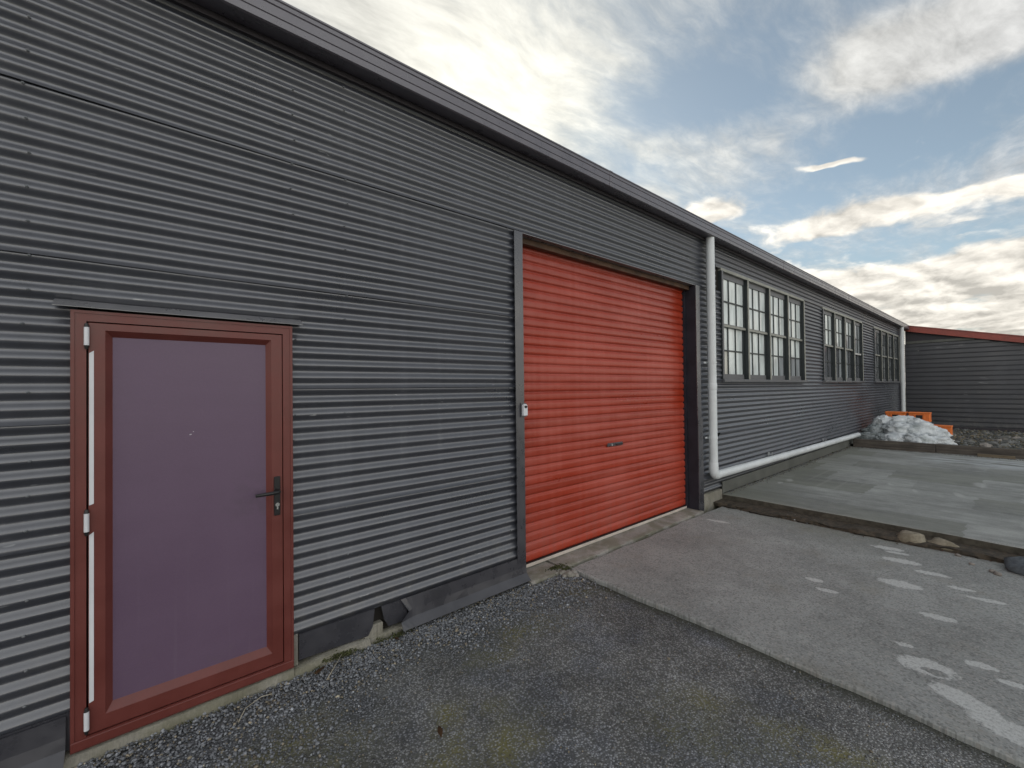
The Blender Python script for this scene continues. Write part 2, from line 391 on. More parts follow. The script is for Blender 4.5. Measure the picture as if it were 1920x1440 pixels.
def m_asphalt():
    t = mat('chipseal_asphalt')
    px = t.new('ShaderNodeSeparateXYZ'); t.put(px.inputs[0], t.pos)
    xy = t.comb(px.outputs[0], px.outputs[1], 0)
    big = t.noise(xy, 1.2, 6, .62); mid = t.noise(xy, 5, 5, .65)
    wob = t.vmath('ADD', xy, t.vmath('SCALE', t.vmath('SUBTRACT', t.noise(xy, 6, 5, .65, out=1), (.5, .5, .5)), .28))
    cv = t.voro(xy, 92, out='Color'); cs = t.new('ShaderNodeSeparateColor'); t.put(cs.inputs[0], cv)
    d = t.voro(xy, 92)
    chip = t.mix(cs.outputs[0], (.115, .117, .118), (.36, .362, .358))
    chip = t.mix(t.smap(cs.outputs[1], .88, .95), chip, (.38, .38, .37))
    binder = t.smap(d, .35, .62)
    col = t.mix(t.math('MULTIPLY', binder, .85), chip, (.098, .098, .090))
    col = t.vmath('SCALE', col, t.math('ADD', t.smap(big, .3, .7, .78, 1.28), t.smap(mid, .3, .7, -.16, .16)))
    mk = None
    for a in [(1.14, -.88, .22, .15, .6, .9), (1.36, -1.02, .18, .13, .2), (2.70, -.44, .42, .13, -.5), (1.0, -1.10, .3, .16, .2), (.3, -.62, .7, .28, .45), (1.95, -.55, .5, .2, -.2), (.2, -1.05, .6, .25, .1),
              (2.2, -1.7, .35, .22, -.9), (2.35, -2.15, .45, .2, -1.2), (1.6, -.62, .3, .16, 0), (.35, -.85, .75, .33, .3), (1.25, -1.25, .5, .2, .5), (2.05, -1.85, .5, .2, -1.0)]:
        b = t.blob(wob, *a[:5], 1.0); mk = b if mk is None else t.math('MAXIMUM', mk, b)
    mk = t.math('MULTIPLY', mk, t.smap(mid, .30, .62, .25, 1.0))
    cool = t.smap(t.noise(xy, 1.7, 4, .6), .48, .62)
    col = t.mix(t.math('MULTIPLY', cool, .5), col, t.vmath('MULTIPLY', col, (.80, .86, 1.02)))
    mg = t.math('MULTIPLY', mk, t.smap(binder, 0, 1, .35, .95))
    hue = t.noise(xy, 2.2, 3, .5)
    col = t.mix(mg, col, t.mix(t.smap(hue, .4, .6), (.150, .150, .098), (.195, .182, .075)))
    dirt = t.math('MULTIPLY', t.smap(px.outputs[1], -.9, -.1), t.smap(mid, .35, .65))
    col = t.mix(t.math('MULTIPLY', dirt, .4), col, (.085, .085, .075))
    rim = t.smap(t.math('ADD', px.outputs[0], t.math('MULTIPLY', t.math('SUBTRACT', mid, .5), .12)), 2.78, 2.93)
    col = t.mix(t.math('MULTIPLY', rim, .75), col, (.05, .052, .035))  # shadow gap at the slab edge painted in, along with moss and dirt
    setb(t, Base_Color=col, Roughness=.85); t.b.inputs['Specular IOR Level'].default_value = .25
    h = t.math('ADD', t.math('MULTIPLY', t.smap(d, 0, .6, 1, 0), 1.0), t.math('MULTIPLY', cs.outputs[0], .5))
    bump(t, t.math('ADD', h, mid), .75, .006)
    return t.m
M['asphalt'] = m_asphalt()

def m_ground():
    t = mat('gravelly_ground')
    n = t.noise(t.pos, 1.5, 6, .65); c = t.voro(t.pos, 30, out='Color'); cs = t.new('ShaderNodeSeparateColor'); t.put(cs.inputs[0], c)
    col = t.mix(cs.outputs[0], (.06, .06, .052), (.17, .165, .15))
    col = t.mix(t.smap(n, .4, .65), col, (.075, .082, .045))
    setb(t, Base_Color=col, Roughness=.95)
    bump(t, t.noise(t.pos, 25, 5, .7), .8, .03)
    return t.m
M['ground'] = m_ground()

def m_stone(name, rough=.85):
    t = mat(name)
    a = t.new('ShaderNodeAttribute', attribute_name='tint')
    n = t.noise(t.pos, 140, 3, .6)
    setb(t, Base_Color=t.vmath('SCALE', a.outputs[0], t.smap(n, .3, .7, .75, 1.25)), Roughness=rough)
    return t.m
M['gravel'] = m_stone('mixed_gravel')

def m_rock(name, c, c2, scale=14):
    t = mat(name)
    n = t.noise(t.pos, scale, 6, .65)
    setb(t, Base_Color=t.mix(t.smap(n, .35, .65), c, c2), Roughness=.85)
    bump(t, t.noise(t.pos, scale * 4, 5, .65), .5, .008)
    return t.m
M['cobble'] = m_rock('tan_cobble', (.30, .265, .20), (.18, .155, .11))
M['rubble'] = m_rock('grey_rubble', (.20, .20, .19), (.11, .11, .10))
M['rubble_tan'] = m_rock('buff_rubble', (.30, .27, .24), (.19, .17, .15))
M['blockgrey'] = m_rock('blue_grey_concrete_lump', (.13, .15, .165), (.075, .085, .095), 20)
M['dirtface'] = m_rock('soil_stained_concrete_edge', (.050, .044, .034), (.095, .086, .066), 12)
M['dirt'] = m_rock('dark_leafy_dirt', (.035, .030, .022), (.085, .065, .045), 22)

def m_wood(name, c, c2, axis=1):
    t = mat(name)
    s = [40, 40, 40]; s[axis] = 1.5
    g = t.noise(t.mapping(t.pos, scale=tuple(s)), 1.0, 5, .6, .4)
    b = t.noise(t.pos, 3, 4, .6)
    col = t.vmath('SCALE', t.mix(t.smap(g, .35, .65), c, c2), t.smap(b, .3, .7, .75, 1.2))
    setb(t, Base_Color=col, Roughness=.85)
    bump(t, g, .35, .004)
    return t.m
M['sleeper'] = m_wood('weathered_sleeper', (.062, .052, .044), (.115, .098, .082))
M['plank'] = m_wood('tan_plank', (.15, .115, .075), (.20, .16, .11))
M['twig'] = m_plain('dry_straw', (.42, .38, .30), .8, .2, .2)
M['leaf'] = m_plain('brown_dead_leaf', (.06, .034, .018), .8, .2, .3)
M['moss'] = m_plain('green_moss', (.055, .062, .018), .95, .1, .35, 40)

def m_bag():
    t = mat('grey_white_woven_plastic')
    n = t.noise(t.pos, 7, 5, .65); s = t.noise(t.pos, 2.2, 3, .5)
    col = t.mix(t.smap(n, .3, .7), (.56, .60, .62), (.80, .83, .84))
    col = t.mix(t.smap(s, .55, .75), col, (.40, .44, .44))
    setb(t, Base_Color=col, Roughness=.42)
    wr = t.noise(t.mapping(t.pos, rot=(.3, .5, .2), scale=(1, 2.2, 1.4)), 9, 5, .6, 1.2)
    bump(t, wr, .9, .04)
    return t.m
M['bag'] = m_bag()
def m_bag_dull():
    t = mat('dull_grey_plastic')
    n = t.noise(t.pos, 9, 5, .65)
    setb(t, Base_Color=t.mix(t.smap(n, .3, .7), (.20, .23, .23), (.38, .41, .42)), Roughness=.4)
    bump(t, t.noise(t.mapping(t.pos, rot=(.3, .5, .2), scale=(1, 2.2, 1.4)), 9, 5, .6, 1.2), .9, .04)
    return t.m
M['bag_dull'] = m_bag_dull()

def m_glass(name, c, spec=.5, rough=.06, streak=False, pale=None):
    t = mat(name)
    n = t.noise(t.mapping(t.pos, scale=(5, 1, 1.2)), 1.6, 5, .6)
    f = t.smap(n, .3, .7, .8, 1.18)
    col = t.vmath('SCALE', c, f)
    if streak:
        w = t.noise(t.mapping(t.pos, scale=(22, 1, 1.6)), 1.0, 3, .6)
        col = t.mix(t.smap(w, .50, .62), col, pale)
    setb(t, Base_Color=col, Roughness=t.smap(n, .3, .7, rough, rough + .12))
    t.b.inputs['Specular IOR Level'].default_value = spec
    return t.m
M['pane_pale'] = m_glass('pale_glass', (.70, .76, .75))  # pale grey-green base colour over the whole pane
M['pane_white'] = m_glass('paper_backed_glass', (.56, .56, .50))
M['pane_mid'] = m_glass('dusty_glass', (.34, .365, .38))
M['pane_dark'] = m_glass('dark_dirty_glass', (.125, .132, .145))
M['pane_streak'] = m_glass('streaked_glass', (.13, .138, .145), .4, .15, True, (.50, .52, .52))

# ------------------------------------------------------------------ mesh helpers
def link(o, parent=None):
    COL.objects.link(o)
    if parent is not None: o.parent = parent
    return o
def tag(o, label=None, cat=None, group=None, kind=None):
    if label: o['label'] = label
    if cat: o['category'] = cat
    if group: o['group'] = group
    if kind: o['kind'] = kind
    return o
def empty(name, loc=(0, 0, 0)):
    o = bpy.data.objects.new(name, None); o.location = loc; o.empty_display_size = .2
    return link(o)
def mesh_obj(name, verts, faces, material, parent=None, smooth=False, ploc=None):
    me = bpy.data.meshes.new(name)
    me.from_pydata([tuple(v) for v in verts], [], faces)
    me.update()
    if smooth: me.polygons.foreach_set('use_smooth', [True] * len(me.polygons))
    me.materials.append(material)
    o = bpy.data.objects.new(name, me)
    link(o, parent)
    return o
class MB:
    def __init__(s): s.v = []; s.f = []
    def add(s, v, f):
        b = len(s.v); s.v += [tuple(p) for p in v]; s.f += [tuple(b + i for i in q) for q in f]
    def box(s, x0, x1, y0, y1, z0, z1):
        s.add([(x0, y0, z0), (x1, y0, z0), (x1, y1, z0), (x0, y1, z0), (x0, y0, z1), (x1, y0, z1), (x1, y1, z1), (x0, y1, z1)],
              [(0, 3, 2, 1), (4, 5, 6, 7), (0, 1, 5, 4), (1, 2, 6, 5), (2, 3, 7, 6), (3, 0, 4, 7)])
        return s
    def extrude_x(s, prof, x0, x1, nseg=1, cap=True, close=True):
        """prof: list of (y,z), closed loop"""
        n = len(prof); v = []; f = []
        for i in range(nseg + 1):
            x = x0 + (x1 - x0) * i / nseg
            v += [(x, y, z) for y, z in prof]
        for i in range(nseg):
            for j in range(n if close else n - 1):
                a = i * n + j; b = i * n + (j + 1) % n
                f.append((a, b, b + n, a + n))
        if cap and close:
            f.append(tuple(range(n))[::-1]); f.append(tuple(nseg * n + j for j in range(n)))
        s.add(v, f); return s
    def tube(s, pts, r, seg=16, cap=True):
        pts = [Vector(p) for p in pts]; rings = []
        rr = r if isinstance(r, (list, tuple)) else [r] * len(pts)
        up = None
        for i, p in enumerate(pts):
            d = (pts[min(i + 1, len(pts) - 1)] - pts[max(i - 1, 0)]).normalized()
            if up is None:
                up = Vector((0, 0, 1)) if abs(d.z) < .9 else Vector((1, 0, 0))
            a = d.cross(up).normalized(); up = a.cross(d).normalized()
            rings.append([p + rr[i] * (math.cos(2 * PI * k / seg) * a + math.sin(2 * PI * k / seg) * up) for k in range(seg)])
        v = [q for ring in rings for q in ring]; f = []
        for i in range(len(pts) - 1):
            for k in range(seg):
                a = i * seg + k; b = i * seg + (k + 1) % seg
                f.append((a, b, b + seg, a + seg))
        if cap: f.append(tuple(range(seg))[::-1]); f.append(tuple((len(pts) - 1) * seg + k for k in range(seg)))
        s.add(v, f); return s
    def build(s, name, material, parent=None, smooth=False, bevel=0.0):
        o = mesh_obj(name, s.v, s.f, material, parent, smooth)
        bm = bmesh.new(); bm.from_mesh(o.data); bmesh.ops.recalc_face_normals(bm, faces=bm.faces)
        if bevel: bmesh.ops.bevel(bm, geom=list(bm.edges), offset=bevel, segments=1, affect='EDGES', clamp_overlap=True)
        bm.to_mesh(o.data); bm.free()
        return o
def boxobj(name, x0, x1, y0, y1, z0, z1, m, parent=None, bevel=0.0):
    return MB().box(x0, x1, y0, y1, z0, z1).build(name, m, parent, bevel=bevel)
def smooth_angle(o, deg=35):
    me = o.data
    me.polygons.foreach_set('use_smooth', [True] * len(me.polygons))
    bm = bmesh.new(); bm.from_mesh(me)
    for e in bm.edges:
        if len(e.link_faces) == 2 and e.calc_face_angle(0) > R(deg): e.smooth = False
    bm.to_mesh(me); bm.free()
    return o
def fnoise(x, y, z): return mnoise.noise(Vector((x, y, z)))

# ------------------------------------------------------------------ the setting: ground, drive, slabs
X_SLAB, X_HIGH = 2.93, 6.24
def sheet(name, x0, x1, y0, y1, z, m, nx=2, ny=2, rough=0.0, parent=None, slope=None):
    v = []; f = []
    for i in range(nx + 1):
        for j in range(ny + 1):
            x = x0 + (x1 - x0) * i / nx; y = y0 + (y1 - y0) * j / ny
            zz = z + (slope(x, y) if slope else 0) + (rough * fnoise(x * 1.1, y * 1.1, 3.3) if rough else 0)
            v.append((x, y, zz))
    for i in range(nx):
        for j in range(ny):
            a = i * (ny + 1) + j; f.append((a, a + ny + 1, a + ny + 2, a + 1))
    return mesh_obj(name, v, f, m, parent, smooth=True)
tag(sheet('ground', -300, 300, -300, 300, -.03, M['ground'], 8, 8), kind='structure')
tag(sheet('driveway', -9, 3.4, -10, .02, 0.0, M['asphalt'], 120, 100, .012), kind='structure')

def slab_obj(name, x0, x1, y0, y1, z0, z1, m, edge_amp=.012, step=.03, side=None):
    """concrete slab with an uneven, slightly broken rim"""
    loop = []
    def run(ax, a, b, fix, sign):
        n = max(2, int(abs(b - a) / step))
        for i in range(n):
            t = a + (b - a) * i / n
            d = edge_amp * (fnoise(t * 2.3, fix, 1.7) + .35 * fnoise(t * 8, fix, 5.1)) * sign
            loop.append((t, fix + d) if ax == 0 else (fix + d, t))
    run(0, x0, x1, y0, 1); run(1, y0, y1, x1, 1); run(0, x1, x0, y1, 1); run(1, y1, y0, x0, 1)
    n = len(loop); cx, cy = (x0 + x1) / 2, (y0 + y1) / 2
    def inset(p, d):
        sx = 1 if p[0] < cx else -1; sy = 1 if p[1] < cy else -1
        q = [p[0], p[1]]
        if min(abs(p[0] - x0), abs(p[0] - x1)) < .1: q[0] += sx * d
        if min(abs(p[1] - y0), abs(p[1] - y1)) < .1: q[1] += sy * d
        return q
    v = [(*p, z0) for p in loop]
    for p in loop:
        v.append((p[0], p[1], z1 - .010 + .003 * fnoise(p[0] * 5, p[1] * 5, 2)))
    for p in loop:
        q = inset(p, .012 + .008 * abs(fnoise(p[0] * 7, p[1] * 7, 8))); v.append((q[0], q[1], z1))
    f = []
    for k in range(2):
        for i in range(n):
            j = (i + 1) % n; f.append((k * n + i, k * n + j, (k + 1) * n + j, (k + 1) * n + i))
    f.append(tuple(2 * n + i for i in range(n)))
    o = mesh_obj(name, v, f, m)
    if side:
        o.data.materials.append(side)
        for p in o.data.polygons:
            if p.index < n: p.material_index = 1
    return o
tag(slab_obj('concrete_slab', X_SLAB, X_HIGH + .3, -9.0, -.125, -.02, .034, M['slab'], .024), kind='structure')
tag(slab_obj('raised_slab', X_HIGH, 13.5, -9.0, -.03, -.02, .152, M['slab_high'], .02, side=M['dirtface']), kind='structure')
tag(sheet('gravel_yard', 13.45, 40, -12, -.01, .22, M['ground'], 80, 40, .05, slope=lambda x, y: -.14 * min(1, max(0, (x - 15) / 6))), kind='structure')

# ------------------------------------------------------------------ warehouse
WX0, WX1 = -7.0, 21.8
wh = tag(empty('warehouse', (0, 0, 0)), 'long dark grey corrugated iron warehouse with a purple door and a red roller door', 'warehouse')
PITCH, AMP, ZC = .0762, .0108, 2.317
def cladding(x0, x1, z0, z1, off=0.0, parent=wh, lap=True, m=None, ph=0.0, xstep=.14):
    """one corrugated sheet: the lower edge rides proud over the sheet below"""
    nx = max(2, int((x1 - x0) / xstep)); nz = max(4, int((z1 - z0) / PITCH * 10))
    v = np.zeros(((nx + 1) * (nz + 1), 3)); k = 0
    for i in range(nx + 1):
        x = x0 + (x1 - x0) * i / nx
        wob = .0030 * fnoise(x * .9, round(z0 * 2) * 1.5, 1.3) + .0016 * fnoise(x * 3.7, round(z0 * 2), 7.7)
        for j in range(nz + 1):
            z = z0 + (z1 - z0) * j / nz
            edge = max(0.0, 1 - (z - z0) / .16)
            zz = z + wob * (.3 + .7 * edge)
            y = -AMP * math.cos(2 * PI * (z - ZC) / PITCH) - off
            y -= (.0058 + .7 * wob) * edge if lap else 0
            y += .0008 * fnoise(x * .55, z * 1.1, 9.1) + .0002 * fnoise(x * 2.3, z * 4.2, 2.2)
            if lap: y -= .0042 * max(0.0, 1 - (z - z0) / .011)
            v[k] = (x, y, zz); k += 1
    f = []
    for i in range(nx):
        for j in range(nz):
            a = i * (nz + 1) + j; f.append((a, a + nz + 1, a + nz + 2, a + 1))
    # folded-back rim along the bottom edge and both ends: the gauge of the iron
    vl = [tuple(p) for p in v]; T = .0016; nflat = len(f)
    def rim(ids):
        b0 = len(vl)
        for q in ids: vl.append(tuple(v[q]))
        for q in ids: vl.append((v[q][0], v[q][1] + T, v[q][2]))
        n_ = len(ids)
        for q in range(n_ - 1): f.append((b0 + q, b0 + n_ + q, b0 + n_ + q + 1, b0 + q + 1))
    rim([i * (nz + 1) for i in range(nx + 1)]); rim([j for j in range(nz + 1)][::-1]); rim([nx * (nz + 1) + j for j in range(nz + 1)])
    o = mesh_obj('wall_sheet', vl, f, m or M['clad'], parent, smooth=False)
    o.data.polygons.foreach_set('use_smooth', [k_ < nflat for k_ in range(len(f))])
    return o
ZTOP, ZH, ZB = 3.80, 3.086, .232
OV = .022      # overlap of the sheet above
# top row
for a, b, o in [(-7, .60, 0), (.592, 6.2, .0006), (6.19, 11.6, .0001), (11.59, 16.6, .0006), (16.59, WX1, .0001)]:
    z0 = ZH - (.0 if b < 7 else -.354)
    cladding(a, b, z0, ZTOP, o)
# second row  (3.086 -> 2.327) left of the roller door
cladding(-7, .93, 2.324, ZH + OV, .0); cladding(.91, 2.40, 2.324, ZH + OV, .0005)
# third row, either side of the door
cladding(-7, -.30, 1.562, 2.324 + OV); cladding(-.02, .62, 2.106, 2.324 + OV, .0); cladding(-.32, .0, 2.106, 2.324 + OV, .0005)
cladding(.60, 2.40, 1.715, 2.324 + OV, .0005)
cladding(-7, -.30, 1.005, 1.562 + OV); cladding(-7, -.30, ZB, 1.005 + OV)
cladding(.585, 2.40, .955, 1.715 + OV); cladding(.585, 2.40, ZB - .006, .955 + OV)
# right of the roller door
cladding(5.60, 6.36, 2.324, ZH + OV, .0); cladding(5.60, 6.36, 1.79, 2.324 + OV); cladding(5.60, 6.10, .955, 1.79 + OV, .0005); cladding(5.60, 6.27, .243, .955 + OV)
# windows: below, piers, above are in the top row
for a, b, o in [(6.08, 10.6, 0), (10.58, 15.9, .0005), (15.88, WX1, 0)]:
    cladding(a, b, 1.03, 1.785, o); cladding(a if a > 6.2 else 6.26, b, .30, 1.03 + OV, o)
cladding(10.06, 11.36, 2.62, 3.44 + OV, .0); cladding(10.06, 11.36, 1.785 - OV, 2.62 + OV, 0)
cladding(15.00, 16.52, 2.62, 3.44 + OV, .0); cladding(15.00, 16.52, 1.785 - OV, 2.62 + OV, 0)
cladding(20.50, WX1, 1.785 - OV, 3.44 + OV, 0)

# inner frame wall (dark, behind the iron)
ib = MB()
for x0, x1, z0, z1 in [(-7, -.30, 0, 3.8), (-.30, .58, 2.10, 3.8), (.58, 2.44, .03, 3.8), (2.44, 5.56, 3.10, 3.8), (5.56, 6.36, .0, 3.8), (6.36, 10.06, 0, 1.78), (6.36, 10.06, 3.47, 3.8),
                        (10.06, 11.36, 0, 3.8), (11.36, 15.0, 0, 1.78), (11.36, 15.0, 3.47, 3.8), (15.0, 16.52, 0, 3.8), (16.52, 20.5, 0, 1.78), (16.52, 20.5, 3.47, 3.8), (20.5, WX1, 0, 3.8)]:
    ib.box(x0, x1, .030, .09, z0, z1)
ib.build('wall_frame', M['timber_in'], wh)
b = MB(); b.box(-7, WX1, 11.9, 12, 0, 3.8); b.box(-7, -6.9, .09, 11.9, 0, 3.8); b.box(WX1 + .05, WX1 + .15, .09, 11.9, 0, 3.8); b.build('back_wall', M['clad_far'], wh)
# roof: two low slopes behind the gutter
rf = MB()
rf.add([(-7.1, -.10, 3.885), (WX1 + .1, -.10, 3.885), (WX1 + .1, 6, 4.95), (-7.1, 6, 4.95), (-7.1, 12.1, 3.885), (WX1 + .1, 12.1, 3.885),
        (-7.1, -.10, 3.865), (WX1 + .1, -.10, 3.865), (WX1 + .1, 6, 4.93), (-7.1, 6, 4.93), (-7.1, 12.1, 3.865), (WX1 + .1, 12.1, 3.865)],
       [(0, 1, 2, 3), (3, 2, 5, 4), (6, 9, 8, 7), (9, 10, 11, 8), (0, 6, 7, 1), (4, 5, 11, 10), (0, 3, 9, 6), (3, 4, 10, 9), (1, 7, 8, 2), (2, 8, 11, 5)])
rf.build('roof', M['roof'], wh)
# fascia, soffit and gutter
boxobj('fascia', -7, WX1, -.040, -.015, 3.735, 3.86, M['soffit'], wh)
gut_prof = [(-.045, 3.768), (-.148, 3.764), (-.158, 3.770), (-.160, 3.806), (-.156, 3.809), (-.156, 3.813), (-.161, 3.817), (-.162, 3.868), (-.157, 3.871), (-.157, 3.875), (-.163, 3.880),
            (-.164, 3.902), (-.170, 3.908), (-.170, 3.918), (-.163, 3.924), (-.154, 3.918), (-.153, 3.905), (-.150, 3.80), (-.145, 3.775), (-.052, 3.778), (-.050, 3.90), (-.045, 3.90)]
gx = [-7.05, -1.6, 3.55, 8.51, 15.72, WX1 - .02]
for a, b_ in zip(gx[:-1], gx[1:]):
    g = MB().extrude_x(gut_prof, a + .001, b_ - .001, 6).build('gutter', M['gutter'], wh)
    for vtx in g.data.vertices: vtx.co.z += .004 * fnoise(vtx.co.x * .4, 1, 4)
    if b_ < 20:
        MB().extrude_x([(y - .0025 if y < -.1 else y, z + (.0 if z > 3.8 else -.002)) for y, z in gut_prof[1:15]] + [(-.14, 3.90), (-.14, 3.785)], b_ - .018, b_ + .018).build('gutter_joint', M['gutter'], g)

# screws: low domes along the purlin lines
sv = MB()
def screw(x, z):
    y = -AMP - .006; r = .0065
    ring = [(x + r * math.cos(a), y, z + r * math.sin(a)) for a in [k * PI / 3 for k in range(6)]]
    sv.add(ring + [(x, y - .005, z)], [(i, (i + 1) % 6, 6) for i in range(6)])
for x in (-2.4, -.46, .615, .93, 2.30, 5.72, 6.02, 7.4, 9.0, 10.12, 11.28, 13.2, 15.08, 16.4, 18.5, 21.0):
    k = int((ZB - ZC) / PITCH)
    for n in range(k, 20):
        z = ZC + n * PITCH
        if n % 2 or z < .3 or z > 3.72: continue
        if 6.3 < x < 21 and not (10.06 < x < 11.36 or 15.0 < x < 16.5) and 1.75 < z < 3.48: continue
        if random.random() < .25: continue
        screw(x + random.uniform(-.012, .012), z)
tag(sv.build('screw', M['screw'], wh), kind='stuff')

# plinth and base flashings
def rough_bar(name, x0, x1, y0, y1, z0, z1, m, parent, amp=.012, step=.035, zfun=None):
    n = max(2, int((x1 - x0) / step)); pr = 6; v = []; f = []
    for i in range(n + 1):
        x = x0 + (x1 - x0) * i / n
        zt = z1 + (zfun(x) if zfun else 0)
        a = [amp * fnoise(x * 6, k * 3.1, 4.4) + .5 * amp * fnoise(x * 23, k, 1.1) for k in range(4)]
        v += [(x, y1, z0), (x, y0 + a[0], z0), (x, y0 + a[1], z0 + (zt - z0) * .55), (x, y0 + .012 + a[2] * .6, zt - .006 + a[3] * .3), (x, y0 + .03, zt + a[3] * .35), (x, y1, zt)]
    for i in range(n):
        for j in range(pr):
            a = i * pr + j; b2 = i * pr + (j + 1) % pr; f.append((a, a + pr, b2 + pr, b2))
    f.append(tuple(range(pr))); f.append(tuple(n * pr + j for j in range(pr))[::-1])
    o = mesh_obj(name, v, f, m, parent)
    return smooth_angle(o, 50)
rough_bar('plinth', -7, .60, -.060, .03, -.05, .062, M['plinth'], wh)
rough_bar('plinth', .603, 1.06, -.055, .03, -.05, .055, M['plinth'], wh, .014, zfun=lambda x: .012 * math.sin(x * 9))
rough_bar('plinth', 1.06, 2.44, -.028, .03, -.05, .050, M['plinth'], wh, .014)
boxobj('plinth_block', 1.03, 1.16, -.018, .03, .03, .125, M['plinth'], wh, .006)
rough_bar('plinth', 5.66, 6.26, -.030, .03, -.05, .215, M['plinth'], wh, .02)
boxobj('plinth_end', .602, .632, -.012, .03, .05, .238, M['sill'], wh, .003)
# dark flat flashings under the iron
boxobj('base_flashing', -7, -.322, -.020, -.004, .075, .245, M['flash'], wh)
MB().add([], []) if False else None
bf = MB(); bf.add([(.634, -.022, .085), (1.055, -.022, .070), (1.085, -.022, .12), (1.10, -.022, .235), (.634, -.022, .238), (.634, -.008, .085), (1.055, -.008, .070), (1.085, -.008, .12), (1.10, -.008, .235), (.634, -.008, .238)],
                  [(0, 1, 2, 3, 4), (9, 8, 7, 6, 5), (0, 5, 6, 1), (1, 6, 7, 2), (2, 7, 8, 3), (4, 9, 5, 0)])
bf.build('base_flashing', M['flash'], wh)
bf = MB(); bf.add([(1.145, -.024, .235), (1.165, -.024, .14), (1.195, -.026, .085), (1.33, -.026, .085), (1.33, -.024, .235), (1.145, -.01, .235), (1.165, -.01, .14), (1.195, -.012, .085), (1.33, -.012, .085), (1.33, -.01, .235)],
                  [(0, 1, 2, 3, 4), (9, 8, 7, 6, 5), (0, 5, 6, 1), (1, 6, 7, 2), (2, 7, 8, 3), (3, 8, 9, 4)])
bf.build('base_flashing', M['flash'], wh)
def kick_flashing(x0, x1, torn):
    prof = [(-.030, .238), (-.036, .150), (-.044, .098), (-.098, .052)]
    n = int((x1 - x0) / .03); v = []; f = []
    for i in range(n + 1):
        x = x0 + (x1 - x0) * i / n
        t = max(0, 1 - (x - x0) / .10) if torn else 0
        for j, (y, z) in enumerate(prof):
            dx = 0
            if torn: dx = t * t * (-.02 + .05 * math.sin(j * 1.7) * (1 if j in (1, 2) else .2))
            v.append((x + dx, y - t * t * .025 * (j in (1, 2)) + .0025 * fnoise(x * 3, j, 5), z + .003 * fnoise(x * 2, j, 8)))
    m = len(prof)
    for i in range(n):
        for j in range(m - 1):
            a = i * m + j; f.append((a, a + 1, a + m + 1, a + m))
    o = mesh_obj('kick_flashing', v, f, M['flash'], wh)
    sm = o.modifiers.new('gauge', 'SOLIDIFY'); sm.thickness = .0025
    o.data.materials.append(M['flash_lip'])
    for p in o.data.polygons:
        if p.index % (m - 1) == m - 2: p.material_index = 1
    return o
kick_flashing(1.30, 2.445, True)
kick_flashing(-7, -.335, False)
boxobj('base_board', 6.27, 13.6, -.028, -.012, .150, .318, M['board'], wh)
boxobj('base_board', 13.603, WX1 - .02, -.028, -.012, .05, .318, M['board'], wh)

# ------------------------------------------------------------------ purple door
dr = link(bpy.data.objects.new('door', None), wh)
fr = MB()
FX0, FX1, FZ0, FZ1 = -.320, .601, .070, 2.086
FI0, FI1, FIZ0, FIZ1 = -.268, .549, .122, 2.036
Y0, Y1 = -.048, .06
def ring(mb, o, i, yo, yi, yback):
    """mitred rectangular ring, outer rect o, inner rect i (x0,x1,z0,z1)"""
    O = [(o[0], o[2]), (o[1], o[2]), (o[1], o[3]), (o[0], o[3])]; I = [(i[0], i[2]), (i[1], i[2]), (i[1], i[3]), (i[0], i[3])]
    v = [(x, yo, z) for x, z in O] + [(x, yi, z) for x, z in I] + [(x, yback, z) for x, z in I] + [(x, yback, z) for x, z in O]
    f = []
    for k in range(4):
        j = (k + 1) % 4
        f += [(k, j, 4 + j, 4 + k), (4 + k, 4 + j, 8 + j, 8 + k), (8 + k, 8 + j, 12 + j, 12 + k), (12 + k, 12 + j, j, k)]
    mb.add(v, f)
ring(fr, (FX0, FX1, FZ0, FZ1), (FI0, FI1, FIZ0, FIZ1), Y0, Y0, Y1)
ring(fr, (FX0 + .002, FX1 - .002, FZ0 + .002, FZ1 - .002), (FX0 + .014, FX1 - .014, FZ0 + .014, FZ1 - .014), Y0 - .004, Y0 - .004, Y0 + .01)
fro = fr.build('door_frame', M['doorred'], dr)
lf = MB()
ring(lf, (-.262, .5455, .127, 2.031), (-.203, .488, .196, 1.996), -.044, -.044, .04)
leaf = lf.build('door_leaf', M['doorred'], dr, bevel=.0015)
bv = MB(); ring(bv, (-.203, .488, .196, 1.996), (-.180, .464, .232, 1.968), -.0435, -.016, .03)
bv.build('glazing_bead', M['doorred'], dr)
boxobj('door_panel', -.183, .467, -.017, .0, .228, 1.972, M['doorpanel'], dr)
boxobj('weather_strip', FI0 - .001, .5480, .0, .01, FIZ0 - .002, FIZ1 + .002, M['black'], dr)
def hinge(z):
    h = MB().tube([(-.266, -.058, z - .042), (-.266, -.058, z + .042)], .0095, 12).build('hinge', M['white'], dr, True)
    smooth_angle(h, 40)
    for s in (-1, 1):
        c = MB().tube([(-.266, -.058, z + s * .0425), (-.266, -.058, z + s * .060)], [.0095, .006], 12).build('hinge_cap', M['black'], h, False)
for z in (1.965, 1.105, .20): hinge(z)
def strip(z0, z1):
    s = MB(); s.add([(-.259, -.046, z0), (-.243, -.046, z0 + .006), (-.243, -.046, z1), (-.259, -.046, z1 - .012), (-.259, -.040, z0), (-.243, -.040, z0 + .006), (-.243, -.040, z1), (-.259, -.040, z1 - .012)],
                   [(0, 1, 2, 3), (7, 6, 5, 4), (0, 4, 5, 1), (1, 5, 6, 2), (2, 6, 7, 3), (3, 7, 4, 0)])
    s.build('white_strip', M['white'], dr)
strip(1.18, 1.90); strip(.27, 1.055)
hd = boxobj('handle_plate', .500, .532, -.054, -.042, .982, 1.206, M['black'], dr, .003)
